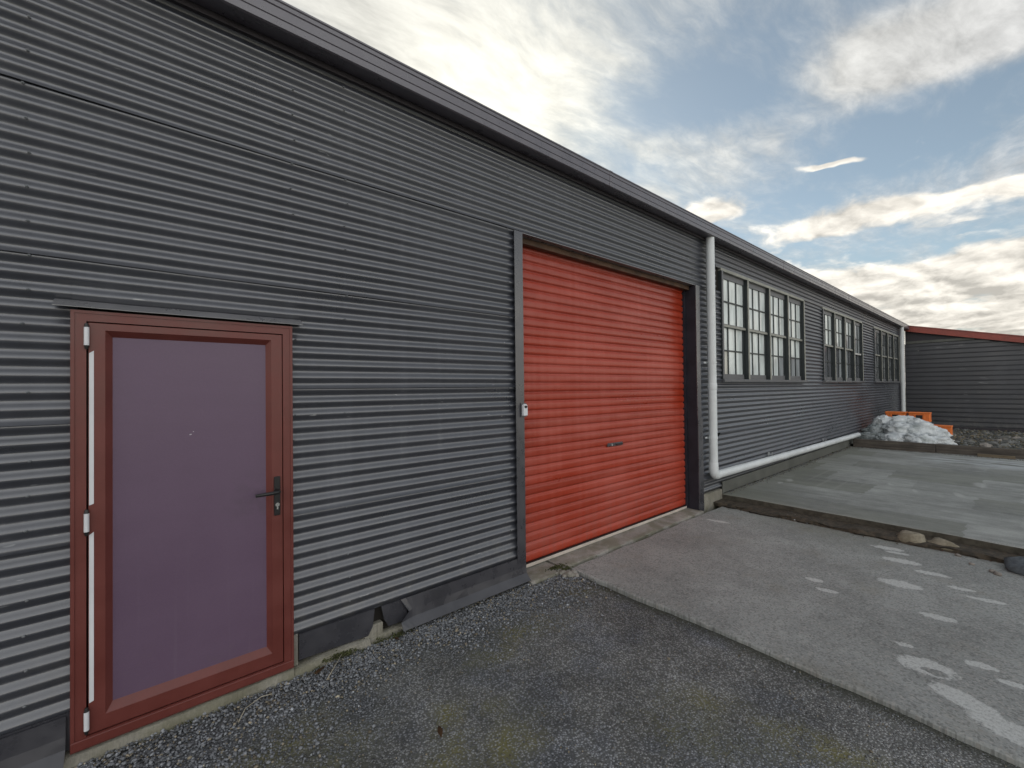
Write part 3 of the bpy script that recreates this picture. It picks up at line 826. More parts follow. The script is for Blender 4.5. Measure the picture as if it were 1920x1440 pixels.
lv = MB().tube([(.516, -.052, 1.125), (.516, -.098, 1.125), (.505, -.106, 1.125), (.47, -.108, 1.124), (.40, -.106, 1.122)], [.012, .011, .011, .0105, .009], 12).build('lever', M['black'], hd, True)
MB().tube([(.516, -.053, 1.045), (.516, -.060, 1.045)], .011, 14).build('lock_cylinder', M['silver'], hd)
boxobj('lock_slot', .512, .520, -.0595, -.053, 1.018, 1.040, M['silver'], hd)
boxobj('threshold', -.318, .599, -.056, -.0485, .076, .118, M['doorred'], dr, .003)
# flashing lip over the door, bent outward
lip = MB(); v = []
for i in range(25):
    x = -.375 + 1.03 * i / 24; w = .003 * fnoise(x * 5, 2, 2)
    v += [(x, -.004, 2.135 + w), (x, -.018, 2.128 + w), (x, -.070 + w, 2.098 + w), (x, -.070 + w, 2.0955 + w), (x, -.018, 2.122 + w)]
f = []
for i in range(24):
    for j in range(4): a = i * 5 + j; f.append((a, a + 5, a + 6, a + 1))
lip.add(v, f); lip.build('door_flashing', M['flash_light'], wh)

# ------------------------------------------------------------------ red roller door
rd = link(bpy.data.objects.new('roller_door', None), wh)
RX0, RX1, RY = 2.50, 5.535, .150
SP = .0880
prof = [(0, .003), (.003, .003), (.0105, -.0085), (.0150, -.0106), (.028, -.0116), (.052, -.0116), (.0660, -.0106), (.0715, -.0085), (.0780, .003), (.0880, .003)]
prof = [(z, y) for z, y in prof]
def slat_mesh():
    nx = 10; v = []; f = []; m = len(prof)
    for i in range(nx + 1):
        x = RX0 + (RX1 - RX0) * i / nx
        v += [(x, y, z) for z, y in prof]
    for i in range(nx):
        for j in range(m - 1): a = i * m + j; f.append((a, a + m, a + m + 1, a + 1))
    me = bpy.data.meshes.new('slat'); me.from_pydata(v, [], f); me.update()
    me.polygons.foreach_set('use_smooth', [True] * len(me.polygons)); me.materials.append(M['roller'])
    return me
sme = slat_mesh()
for k in range(35):
    o = bpy.data.objects.new('slat', sme); link(o, rd); o.location = (0, RY + random.uniform(-.0016, .0016), .083 + k * SP); o.rotation_euler = (R(random.uniform(-.7, .7)), 0, 0)
boxobj('bottom_seal', RX0, RX1, RY - .030, RY + .012, .045, .074, M['seal'], rd, .004)
boxobj('bottom_rail', RX0, RX1, RY - .020, RY + .010, .0745, .0835, M['black'], rd)
lk = boxobj('lock_plate', 3.82, 4.10, RY - .018, RY - .010, 1.040, 1.078, M['flash'], rd, .003)
boxobj('lock_handle', 3.965, 4.085, RY - .034, RY - .020, 1.050, 1.062, M['black'], lk, .003)
MB().tube([(3.89, RY - .018, 1.058), (3.89, RY - .028, 1.058)], .014, 12).build('lock_barrel', M['zinc'], lk)
# lintel, jambs, sill
boxobj('lintel', 2.445, 5.56, .060, .12, 3.022, 3.092, M['lintel'], wh, .002)
boxobj('head_trim', 2.36, 5.60, -.017, .060, 3.076, 3.084, M['flash_light'], wh)
def jamb(x0, x1, ret):
    o = MB()
    o.box(x0, x1, -.034, -.026, .030, 3.076); o.build('door_jamb', M['flash'], wh)
    a, b2 = ret
    MB().box(a, b2, -.026, RY + .05, .030, 3.075).build('jamb_reveal', M['reveal'], wh)
jamb(2.352, 2.446, (2.438, 2.446)); jamb(5.546, 5.652, (5.546, 5.556))
boxobj('jamb_guard', 5.544, 5.672, -.042, -.0345, .022, 1.28, M['flash'], wh, .002)
boxobj('jamb_guard', 5.5400, 5.5455, -.030, .10, .022, 1.28, M['reveal'], wh, .001)
boxobj('guide_track', 5.512, 5.5395, RY - .035, RY + .03, .05, 3.03, M['reveal'], wh)
boxobj('guide_track', 2.448, 2.505, RY - .035, RY + .03, .05, 3.03, M['flash'], wh)
rough_bar('door_sill', 2.446, 2.84, -.115, .30, -.05, .040, M['sill'], wh, .018, zfun=lambda x: -.004)
rough_bar('door_sill', 2.862, 5.56, -.098, .30, -.05, .042, M['sill'], wh, .012)
boxobj('floor', WX0 + .1, WX1 - .1, .31, 11.8, -.02, .03, M['sill'], wh)

# ------------------------------------------------------------------ windows
def window(x0, x1, z0, z1, panes, lift=()):
    w = link(bpy.data.objects.new('window', None), wh)
    yf = -.020
    boxobj('window_head', x0, x1, yf, .10, z1 - .035, z1 + .012, M['winpaint_light'], w, .003)
    boxobj('window_sill', x0 - .01, x1 + .01, yf - .035, .10, z0 - .03, z0 + .012, M['winpaint'], w, .004)
    n = 4; post = .050; bw = (x1 - x0 - post) / n
    for k in range(n + 1):
        px = x0 + k * bw
        mu = boxobj('mullion', px, px + post, yf, .10, z0 + .012, z1 - .035, M['bar'], w)
        boxobj('mullion_cap', px + .002, px + post - .002, yf - .010, yf - .0005, z0 + .012, z1 - .035, M['winpaint_light'] if k else M['winpaint'], w, .002)
    zm = z0 + (z1 - z0) * .50
    for k in range(n):
        a, b2 = x0 + k * bw + post, x0 + (k + 1) * bw
        for up in (0, 1):
            if up: s0, s1, ys = zm - .022, z1 - .035, .020
            else: s0, s1, ys = z0 + .012, zm + .020, .038
            rail_t, rail_b = (.085, .045) if up else (.035, .080)
            mm = M['winpaint']
            if (k, up) in lift: s0 -= .08
            st = .036
            for q0 in (a, b2 - st): boxobj('sash_stile', q0, q0 + st, ys, ys + .035, s0, s1, M['bar'], w)
            boxobj('sash_rail', a + st, b2 - st, ys + .001, ys + .034, s1 - rail_t, s1, M['winpaint'], w)
            boxobj('sash_rail', a + st, b2 - st, ys - .004, ys + .034, s0, s0 + rail_b, M['winpaint'], w)
            if up: boxobj('meeting_rail', a, b2, ys - .010, ys - .005, s0, s0 + .035, M['winpaint_light'], w)
            if (k, up) in lift:
                boxobj('sash_rail', a + .005, b2 - .005, ys - .012, ys - .004, s0, s0 + .04, M['winpaint_white'], w)
            g0, g1, h0, h1 = a + st, b2 - st, s0 + rail_b, s1 - rail_t
            bt = .021
            for c in (1, 2):
                xx = g0 + (g1 - g0) * c / 3
                boxobj('glazing_bar', xx - bt / 2, xx + bt / 2, ys + .004, ys + .028, h0, h1, M['bar'], w)
            hh = (h0 + h1) / 2
            for c in range(3):
                xa = g0 + (g1 - g0) * c / 3 + (bt / 2 if c else 0); xb = g0 + (g1 - g0) * (c + 1) / 3 - (bt / 2 if c < 2 else 0)
                boxobj('glazing_bar', xa, xb, ys + .005, ys + .027, hh - bt / 2, hh + bt / 2, M['bar'], w)
                for r_ in (0, 1):
                    za, zb = (h0, hh - bt / 2) if r_ == 0 else (hh + bt / 2, h1)
                    p = boxobj('pane', xa, xb, ys + .018, ys + .022, za, zb, M[panes(k, up, c, r_)], w)
                    p.rotation_euler = (0, 0, 0)
    return w
def p1(k, up, c, r_):
    if not up and r_ == 0:
        if k == 0 and c == 0: return 'pane_white'
        if k == 3 and c >= 1: return 'pane_mid'
        if k == 2 and c == 2: return 'pane_mid'
    return 'pane_pale'
def p2(k, up, c, r_):
    if up:
        if k < 2: return 'pane_pale'
        if k == 2: return 'pane_pale' if r_ else ('pane_mid' if c else 'pane_pale')
        return 'pane_mid' if c or not r_ else 'pane_pale'
    if k == 2 and c == 0 and r_: return 'pane_white'
    return 'pane_dark' if (k + c) % 3 else 'pane_mid'
def p3(k, up, c, r_):
    return 'pane_dark' if (k * 5 + c * 3 + r_ * 2 + up) % 7 == 0 else 'pane_streak'
window(6.345, 10.08, 1.795, 3.445, p1)
window(11.34, 15.02, 1.795, 3.445, p2, lift={(3, 1)})
window(16.50, 20.52, 1.795, 3.445, p3)

# ------------------------------------------------------------------ downpipes
dp = link(bpy.data.objects.new('downpipe', None), wh)
PX, PY, PR = 5.865, -.088, .056
smooth_angle(MB().tube([(PX, PY, 3.775), (PX, PY, 1.69)], PR, 24).build('pipe', M['pvc'], dp), 40)
smooth_angle(MB().tube([(PX, PY, 1.69), (PX, PY, .60)], PR, 24).build('pipe', M['pvc'], dp), 40)
smooth_angle(MB().tube([(PX, PY, 1.745), (PX, PY, 1.73), (PX, PY, 1.665), (PX, PY, 1.65)], [PR + .001, PR + .005, PR + .005, PR + .001], 24).build('pipe_coupling', M['pvc'], dp), 40)
el = []
ER = .085; ZP = .470
for i in range(9):
    a = PI / 2 * i / 8
    el.append((PX + ER - ER * math.cos(a), PY, ZP + ER - ER * math.sin(a)))
smooth_angle(MB().tube([(PX, PY, .655), (PX, PY, .63)] + el + [(PX + .17, PY, ZP)], [PR + .001] + [PR + .005] * 10 + [PR + .001], 24).build('elbow', M['pvc'], dp), 40)
def zp(x): return ZP - .058 * (x - 6.0) / 7.2
smooth_angle(MB().tube([(PX + .15, PY, ZP), (8.6, PY, zp(8.6))], PR, 24).build('pipe', M['pvc'], dp), 40)
smooth_angle(MB().tube([(8.6, PY, zp(8.6)), (13.95, PY, zp(13.95))], PR, 24).build('pipe', M['pvc'], dp), 40)
smooth_angle(MB().tube([(8.5, PY, zp(8.5)), (8.52, PY, zp(8.5)), (8.68, PY, zp(8.7)), (8.70, PY, zp(8.7))], [PR + .001, PR + .005, PR + .005, PR + .001], 24).build('pipe_coupling', M['pvc'], dp), 40)
for x in (8.05, 11.17):
    k = MB(); k.box(x - .012, x + .012, PY - .008, -.02, zp(x) + PR, zp(x) + PR + .004); k.box(x - .012, x + .012, PY + .01, PY + .02, zp(x) + PR + .004, zp(x) + PR + .05); k.box(x - .03, x + .03, -.024, -.018, zp(x) + .03, zp(x) + PR + .05)
    k.build('bracket', M['zinc'], dp)
for z in (2.02, .98):
    k = MB(); k.tube([(PX, PY, z), (PX, PY, z + .025)], PR + .004, 20); k.box(PX - PR - .035, PX + PR + .035, -.026, -.016, z, z + .025)
    k.build('bracket', M['pvc'], dp)
dp2 = link(bpy.data.objects.new('downpipe', None), wh)
smooth_angle(MB().tube([(20.55, -.095, 3.775), (20.55, -.095, .10)], PR + .004, 20).build('pipe', M['pvc'], dp2), 40)
smooth_angle(MB().tube([(20.55, -.095, 1.72), (20.55, -.095, 1.64)], PR + .009, 20).build('pipe_coupling', M['pvc'], dp2), 40)

# ------------------------------------------------------------------ control box on the left jamb
cb = tag(empty('control_box', (2.43, -.045, 1.516)), 'small white rounded box with a black button on the roller door jamb', 'control box')
bmx = MB(); pts = []
for i in range(9):
    a = PI * i / 8; pts.append((.023 * math.cos(a), .030 + .020 * math.sin(a)))
pts = [(.023, -.050)] + pts + [(-.023, -.050)]
n = len(pts)
bmx.add([(x, -.026, z) for x, z in pts] + [(x * 1.04, .0, z * 1.02) for x, z in pts], [tuple(range(n))[::-1], tuple(n + i for i in range(n))] + [(i, (i + 1) % n, n + (i + 1) % n, n + i) for i in range(n)])
bmx.build('case', M['white'], cb, bevel=.002)
bmx = MB(); pts = [(.016 * math.cos(PI + PI * i / 8), .030 + .016 * math.sin(PI + PI * i / 8)) for i in range(9)] + [(.013, .036), (-.013, .036)]
n = len(pts); bmx.add([(x, -.030, z) for x, z in pts] + [(x, -.026, z) for x, z in pts], [tuple(range(n)), tuple(n + i for i in range(n))[::-1]] + [(i, (i + 1) % n, n + (i + 1) % n, n + i) for i in range(n)])
bmx.build('button', M['black'], cb)
MB().box(-.030, .030, -.001, .012, -.062, .058).build('back_plate', M['flash'], cb)

# ------------------------------------------------------------------ rear shed
sh = tag(empty('rear_shed', (22, -3, 0)), 'dark corrugated iron shed with a sloping red roof edge closing the end of the yard', 'shed')
sh_inv = Matrix.Translation((-22, 3, 0))
XS = 21.86
def rake(y): return 3.755 + .2450 * y        # underside of the red verge board (y is negative)
def shed_sheet(y0, y1, z0, z1, off):
    """corrugations run along Y; the upper edge may follow the rake"""
    ny = max(2, int((y1 - y0) / .35)); nz = max(4, int((z1 - z0) / .1625 * 12)); v = []; f = []
    for i in range(ny + 1):
        y = y0 + (y1 - y0) * i / ny
        for j in range(nz + 1):
            z = z0 + (z1 - z0) * j / nz
            zz = min(z, rake(y) - .02)
            u = ((zz - .02) / .1625) % 1.0
            x = XS - .008 * (u / .16 if u < .16 else max(0.0, 1 - (u - .16) / .70)) - off
            e = max(0, 1 - (z - z0) / .15); x -= .0035 * e
            v.append((x, y, zz))
    for i in range(ny):
        for j in range(nz):
            a = i * (nz + 1) + j; f.append((a, a + 1, a + nz + 2, a + nz + 1))
    o = mesh_obj('wall_sheet', v, f, M['clad_far'], sh, True); o.matrix_parent_inverse = sh_inv
    return o
for y0, y1, o in [(-4.6, .0, 0), (-9.0, -4.58, .002)]:
    for z0, z1 in [(.16, .92), (.90, 1.66), (1.64, 2.42), (2.40, 3.22)]:
        if z0 < rake(y0) - .1: shed_sheet(y0, y1, z0, z1, o)
def shp(o): o.matrix_parent_inverse = sh_inv; return o
# plain board zone over the top sheet and its pale horizontal strip
tb = MB(); tb.add([(XS - .004, -1.72, 3.245), (XS - .004, -.02, 3.245), (XS - .004, -.02, rake(-.02) - .02), (XS + .02, -1.72, 3.245), (XS + .02, -.02, 3.245), (XS + .02, -.02, rake(-.02) - .02), (XS - .004, -2.3, rake(-2.3) - .02), (XS + .02, -2.3, rake(-2.3) - .02)],
                  [(0, 1, 2, 6), (7, 5, 4, 3), (0, 3, 4, 1), (0, 6, 7, 3)])
shp(tb.build('gable_board', M['soffit'], sh))
shp(boxobj('trim_strip', XS - .035, XS - .005, -1.80, -.02, 3.235, 3.325, M['board'], sh))
shp(boxobj('base_strip', XS - .022, XS + .05, -9, -.03, .02, .165, M['soffit'], sh))
vb = MB()
for (ya, yb) in [(-9.3, .02)]:
    x0, x1 = XS - .14, XS - .115
    vb.add([(x0, ya, rake(ya) - .03), (x0, yb, rake(yb) - .03), (x0, yb, rake(yb) + .17), (x0, ya, rake(ya) + .17), (x1, ya, rake(ya) - .03), (x1, yb, rake(yb) - .03), (x1, yb, rake(yb) + .17), (x1, ya, rake(ya) + .17)],
           [(0, 1, 2, 3), (7, 6, 5, 4), (0, 4, 5, 1), (3, 2, 6, 7), (0, 3, 7, 4), (1, 5, 6, 2)])
shp(vb.build('barge_board', M['redroof'], sh))
vb = MB(); ya, yb = -9.3, .02
vb.add([(XS - .16, ya, rake(ya) + .175), (XS - .16, yb, rake(yb) + .175), (XS + 9, yb, rake(yb) + .175), (XS + 9, ya, rake(ya) + .175), (XS - .16, ya, rake(ya) + .205), (XS - .16, yb, rake(yb) + .205), (XS + 9, yb, rake(yb) + .205), (XS + 9, ya, rake(ya) + .205)],
       [(0, 1, 2, 3), (7, 6, 5, 4), (0, 4, 5, 1), (1, 5, 6, 2), (2, 6, 7, 3), (3, 7, 4, 0)])
shp(vb.build('roof', M['redroof'], sh))
vb = MB(); vb.add([(XS - .115, ya, rake(ya) - .02), (XS - .115, yb, rake(yb) - .02), (XS + .0, yb, rake(yb) - .02), (XS, ya, rake(ya) - .02), (XS - .115, ya, rake(ya) - .008), (XS - .115, yb, rake(yb) - .008), (XS, yb, rake(yb) - .008), (XS, ya, rake(ya) - .008)],
                  [(0, 1, 2, 3), (7, 6, 5, 4), (0, 4, 5, 1), (1, 5, 6, 2), (2, 6, 7, 3), (3, 7, 4, 0)])
shp(vb.build('soffit', M['soffit'], sh))
vb = MB(); vb.box(XS + .03, XS + .1, -9, -.02, 0, 1.6); vb.box(XS + .1, XS + 9, -9.0, -8.9, 0, 1.7); vb.box(XS + 8.9, XS + 9, -8.9, -.02, 0, 1.7); vb.add([(XS + .03, -9, 1.6), (XS + .03, -.02, 1.6), (XS + .03, -.02, 3.8), (XS + .1, -9, 1.6), (XS + .1, -.02, 1.6), (XS + .1, -.02, 3.8)], [(0, 1, 2), (3, 5, 4), (0, 2, 5, 3), (1, 4, 5, 2)])
shp(vb.build('shed_body', M['soffit'], sh))

# ------------------------------------------------------------------ loose things
def icosphere(sub):
    bm = bmesh.new(); bmesh.ops.create_icosphere(bm, subdivisions=sub, radius=1.0)
    bm.verts.ensure_lookup_table(); v = np.array([x.co[:] for x in bm.verts]); f = [tuple(q.index for q in p.verts) for p in bm.faces]; bm.free()
    return v, f
ICO1 = icosphere(1); ICO2 = icosphere(2); ICO3 = icosphere(3); ICO4 = icosphere(4)
def lump(name, loc, size, rotz=0, seed=0, m=None, amp=.18, freq=1.6, ico=None, flat=.35, angular=False, tilt=0.0):
    V, F = ico or ICO3
    out = []
    for p in V:
        q = Vector(p)
        n = 1 + amp * fnoise(q.x * freq + seed, q.y * freq, q.z * freq + seed * 3) + amp * .4 * fnoise(q.x * freq * 3 + seed, q.y * freq * 3, q.z * freq * 3)
        q = q * n
        if angular:
            for _ in range(3):
                pass
        q = Vector((q.x * size[0], q.y * size[1], q.z * size[2]))
        if q.z < -size[2] * flat: q.z = -size[2] * flat + (q.z + size[2] * flat) * .15
        out.append(q[:])
    o = mesh_obj(name, out, F, m, None, smooth=not angular)
    o.rotation_euler = (tilt, 0, rotz); o.location = (loc[0], loc[1], loc[2] + size[2] * flat)
    return o

# gravel along the wall (stones as real geometry, one mesh)
def scatter(name, pts, sizes, tints, flat=.62, m=None, kind='stuff', base=ICO1):
    V, F = base; nv = len(V); N = len(pts)
    V = np.array(V); F = np.array(F)
    ang = rng.uniform(0, 2 * PI, (N, 3)); sc = np.stack([sizes * rng.uniform(.75, 1.3, N), sizes * rng.uniform(.65, 1.1, N), sizes * flat * rng.uniform(.7, 1.2, N)], 1)
    jit = 1 + rng.uniform(-.18, .18, (N, nv, 1))
    P_ = V[None] * jit * sc[:, None, :]
    ca, sa = np.cos(ang[:, 0])[:, None], np.sin(ang[:, 0])[:, None]
    tx = (ang[:, 1] - PI)[:, None] * .16
    y2 = P_[..., 1] * np.cos(tx) - P_[..., 2] * np.sin(tx); z2 = P_[..., 1] * np.sin(tx) + P_[..., 2] * np.cos(tx)
    x3 = P_[..., 0] * ca - y2 * sa; y3 = P_[..., 0] * sa + y2 * ca
    vv = np.stack([x3, y3, z2], -1) + np.array(pts)[:, None, :]
    me = bpy.data.meshes.new(name)
    nf = len(F)
    me.vertices.add(N * nv); me.vertices.foreach_set('co', vv.reshape(-1))
    idx = (F[None] + (np.arange(N) * nv)[:, None, None]).reshape(-1)
    me.loops.add(len(idx)); me.loops.foreach_set('vertex_index', idx.astype(np.int32))
    me.polygons.add(N * nf); me.polygons.foreach_set('loop_start', np.arange(0, len(idx), 3, dtype=np.int32))
    me.update(calc_edges=True); me.validate()
    ca_ = me.color_attributes.new('tint', 'FLOAT_COLOR', 'POINT')
    c = np.ones((N, nv, 4)); c[:, :, :3] = np.array(tints)[:, None, :]
    ca_.data.foreach_set('color', c.reshape(-1))
    me.materials.append(m or M['gravel'])
    o = bpy.data.objects.new(name, me); link(o)
    return tag(o, kind=kind)
def stone_tints(n, warm=.12):
    g = rng.uniform(.08, .31, n)
    t = np.stack([g * .96, g * 1.0, g * 1.07], 1)
    w = rng.random(n) < warm; t[w] = np.stack([g[w] * 1.25, g[w] * 1.08, g[w] * .80], 1)
    br = rng.random(n) < .028; t[br] = np.clip(t[br] * 1.7, 0, .62)
    return t
pts, szs = [], []
N = 0
while N < 21000:
    x = random.uniform(-1.4, 2.90); 
    wid = .34 + .12 * math.sin(x * 3.1 + 1) + .10 * fnoise(x * 2, 0, 0) + (.12 if x < .9 else 0)
    y = -.045 - abs(random.gauss(0, 1)) * wid * .74
    if y < -1.0 or (x > 2.44 and y > -.12) : continue
    if x > 2.80 and y > -.2: continue
    dens = (.35 if y > -.35 else .22) + .60 * (fnoise(x * 3.3, y * 3.3, 2.7) * .5 + .5)
    if random.random() > dens: continue
    s = random.choice((.0035, .0045, .005, .006, .0085)) * random.uniform(.75, 1.25)
    mound = .016 * math.exp(-((y + .05) / .18) ** 2)
    pts.append((x, y, mound * random.uniform(.2, 1) + s * .3 + .002)); szs.append(s); N += 1
scatter('gravel', pts, np.array(szs), stone_tints(N), .75)
pts, szs = [], []
for i in range(9000):
    x = random.uniform(-1.0, 2.92); y = -random.uniform(.05, 2.8)
    s = random.uniform(.0025, .0050) * (1.0 if random.random() > .04 else 1.9)
    pts.append((x, y, s * .35 + .004)); szs.append(s)
scatter('loose_chips', pts, np.array(szs), stone_tints(9000, .15) * .85, .8)
# dirt and debris lying in the angle between the two slabs
pts, szs, tn = [], [], []
for i in range(3800):
    y = -random.uniform(.06, 3.6); x = X_HIGH - .01 - abs(random.gauss(0, .085)) - .03 * (fnoise(y * 2, 1, 1) + .5)
    s = random.choice((.006, .008, .012, .016)) * random.uniform(.6, 1.2)
    pts.append((x, y, .034 + s * .25 + .05 * max(0, 1 - (X_HIGH - x) / .12) * random.random())); szs.append(s)
    tn.append(random.choice(((.035, .030, .024), (.055, .045, .032), (.09, .075, .055), (.075, .075, .07), (.16, .15, .13), (.08, .035, .022))))
scatter('debris', pts, np.array(szs), tn, .6)
tag(rough_bar('dirt_fillet', 0, 3.5, -.26, .02, .02, .080, M['dirt'], None, .06, .05), kind='stuff')
dfl = bpy.data.objects['dirt_fillet']; dfl.rotation_euler = (0, 0, R(-90)); dfl.location = (X_HIGH + .0, -.03, 0)

# the cobbles and lumps by the step
tag(lump('cobble', (6.075, -2.055, .034), (.105, .125, .085), .3, 2, M['cobble'], .24, 1.9), 'rounded tan cobble, left of the touching pair by the concrete step', 'stone')
tag(lump('cobble', (6.09, -2.285, .034), (.085, .125, .070), -.15, 5, M['cobble'], .24, 1.9), 'flatter tan cobble, right of the touching pair by the concrete step', 'stone')
tag(lump('concrete_lump', (5.86, -2.93, .03), (.14, .24, .10), .1, 9, M['blockgrey'], .25, 1.8), 'blue grey concrete lump at the foot of the step by the photo edge', 'stone')
pts = [(6.10 + random.gauss(0, .045), -1.02 + random.gauss(0, .07), .04 + abs(random.gauss(0, .012))) for i in range(260)]
scatter('stone_heap', pts, rng.uniform(.008, .016, 260), np.clip(stone_tints(260, .1) * 1.7, 0, .5), .75)
for i, (x, y, s) in enumerate([(5.74, -2.50, .018), (5.65, -2.63, .022), (5.60, -2.66, .026), (5.93, -2.40, .02)]):
    tag(lump('pebble', (x, y, .034), (s, s * 1.3, s * .8), i, 20 + i, M['rubble_tan'], .2, 1.5, ICO2), ['pale pebble third from the cobbles on the slab by the step', 'pale pebble left of the blue grey lump by the step', 'largest pale pebble just beside the blue grey lump', 'pale pebble right beside the flatter tan cobble'][i], 'stone', 'pale pebbles near the step')

pts, szs = [], []
for i in range(2200):
    if random.random() < .6: x, y = random.uniform(6.3, 13.3), -.035 - abs(random.gauss(0, .05))
    else: x, y = 13.33 - abs(random.gauss(0, .06)), -random.uniform(.05, 4.0)
    s_ = random.choice((.004, .006, .009)) * random.uniform(.6, 1.2); pts.append((x, y, .153 + s_ * .3)); szs.append(s_)
scatter('grit', pts, np.array(szs), stone_tints(2200, .4) * .6, .7)
# straw, leaves and moss by the plinth
def twig(pts, r, label):
    o = MB().tube(pts, r, 6).build('straw', M['twig'], None, True); return tag(o, label, 'straw')
twig([(.60 + .14, -.20, .012), (.80, -.14, .030), (.86, -.085, .055)], .0028, 'longer dry straw stalk leaning on the mossy plinth near the purple door')
twig([(.30, -.24, .016), (.34, -.16, .020), (.42, -.12, .022), (.47, -.13, .020)], .0022, 'curved dry straw lying on the gravel in front of the purple door')
def leaf(x, y, z, s, rz, label):
    v = []; f = []
    for i in range(7):
        t = i / 6; w = s * .42 * math.sin(PI * (t * .92 + .06)); 
        for k in (-1, -.4, .4, 1): v.append(((t - .5) * 2 * s, k * w, .25 * s * abs(k) + .12 * s * math.sin(t * 5 + k)))
    for i in range(6):
        for k in range(3): a = i * 4 + k; f.append((a, a + 4, a + 5, a + 1))
    o = mesh_obj('dead_leaf', v, f, M['leaf'], None, True); o.location = (x, y, z); o.rotation_euler = (.1, -.15, rz)
    o.modifiers.new('gauge', 'SOLIDIFY').thickness = .001
    return tag(o, label, 'leaf')
leaf(.73, -.105, .022, .032, .4, 'rust brown dead leaf against the plinth right of the purple door')
leaf(1.05, -.965, .018, .030, 1.2, 'dark brown curled leaf on mossy asphalt near the bottom of the photo')
leaf(1.22, -.10, .02, .022, 2.0, 'small brown leaf under the torn flashing end')
pts = []
for i in range(1500):
    c = random.choice(((.90, -.045, .02), (.84, -.05, .03), (1.14, -.05, .0), (2.84, -.06, .03), (2.86, -.10, .02), (2.80, -.03, .03), (1.25, -.06, .01)))
    pts.append((c[0] + random.gauss(0, .035), c[1] + random.gauss(0, .010), c[2] + abs(random.gauss(0, .012))))
scatter('moss', pts, rng.uniform(.003, .007, 1500), np.array([(.055, .060, .020)] * 1500) * rng.uniform(.5, 1.5, (1500, 1)), .9)
for i, (x, y, s) in enumerate([(2.81, -.125, .034), (2.86, -.15, .030), (2.83, -.19, .036), (2.89, -.185, .03), (2.78, -.17, .022), (2.87, -.235, .024)]):
    tag(lump('broken_concrete', (x, y, .008), (s * 1.2, s, s * .8), i * .9, 40 + i, M['sill'], .3, 1.9, ICO2, angular=True), ['broken concrete piece nearest the roller door at the cracked sill corner', 'broken concrete piece wedged against the slab tip at the sill corner', 'largest broken concrete piece on the gravel side of the sill corner', 'broken concrete piece touching the slab edge beyond the sill corner', 'smallest broken concrete chip at the left of the sill corner', 'broken concrete chip lying farthest from the sill along the slab edge'][i], 'stone', 'broken concrete at the sill corner')

wv, wf = [], []
def tuft(x, y, z, n_, h):
    for _ in range(n_):
        a = random.uniform(0, 2 * PI); l = h * random.uniform(.5, 1.1); bx, by = x + random.gauss(0, .012), y + random.gauss(0, .008)
        dx, dy = math.cos(a) * l * .6, min(.2, math.sin(a)) * l * .6; w = .0022
        b0 = len(wv)
        for t_ in (0, .5, 1):
            cx_, cy_, cz_ = bx + dx * t_ ** 1.5, by + dy * t_ ** 1.5, z + l * (t_ - .35 * t_ * t_)
            ww = w * (1 - .8 * t_); wv.append((cx_ - math.sin(a) * ww, cy_ + math.cos(a) * ww, cz_)); wv.append((cx_ + math.sin(a) * ww, cy_ - math.cos(a) * ww, cz_))
        wf.append((b0, b0 + 1, b0 + 3, b0 + 2)); wf.append((b0 + 2, b0 + 3, b0 + 5, b0 + 4))
for x, y, z, n_, h in [(.72, -.075, .01, 14, .045), (1.0, -.07, .01, 10, .035), (1.12, -.04, .03, 10, .03), (2.50, -.13, .0, 12, .04), (2.84, -.09, .02, 26, .035), (2.80, -.12, .01, 12, .03), (3.3, -.112, .03, 8, .02), (4.2, -.112, .03, 10, .022),
                        (6.18, -.25, .05, 20, .05), (6.15, -1.5, .05, 16, .05), (6.16, -1.8, .05, 22, .05), (6.15, -2.6, .05, 16, .05), (7.4, -.04, .15, 14, .04), (8.6, -.04, .15, 10, .04), (10.2, -.04, .15, 14, .05), (11.8, -.04, .15, 14, .05), (13.0, -.05, .15, 18, .06), (.1, -.08, .01, 8, .03)]:
    tuft(x, y, z, n_, h)
tag(mesh_obj('weeds', wv, wf, M['moss']), kind='stuff')

# ------------------------------------------------------------------ sleepers edging the raised slab
def timber(x, y0, y1, z0, z1, t, m, label, cat, rz=0.0):
    mb = MB(); n = max(3, int(abs(y1 - y0) / .12)); v = []; f = []
    for i in range(n + 1):
        y = (y1 - y0) * i / n
        j = [.006 * fnoise(y * 4, k, 3.3 + z1) for k in range(4)]
        v += [(j[0], y, z0), (t, y, z0), (t, y, z1 + j[2]), (j[1] + .004, y, z1 + j[3])]
    for i in range(n):
        for k in range(4): a = i * 4 + k; b2 = i * 4 + (k + 1) % 4; f.append((a, b2, b2 + 4, a + 4))
    f.append((3, 2, 1, 0)); f.append(tuple(n * 4 + k for k in range(4)))
    mb.add(v, f); o = mb.build('sleeper' if cat == 'sleeper' else 'plank', m, None, bevel=.004)
    o.location = (x, y0, 0); o.rotation_euler = (0, 0, rz)
    return tag(o, label, cat)
timber(13.36, -.10, -1.56, .15, .350, .12, M['sleeper'], 'dark weathered timber sleeper under the heap of bags, beside the wall', 'sleeper', R(0))
timber(13.42, -1.57, -4.6, .15, .345, .12, M['sleeper'], 'dark weathered timber sleeper running to the right edge of the photo', 'sleeper', R(1.5))
timber(13.30, -2.20, -2.72, .154, .215, .05, M['plank'], 'short tan plank leaning flat against the foot of the right sleeper', 'plank', R(1))

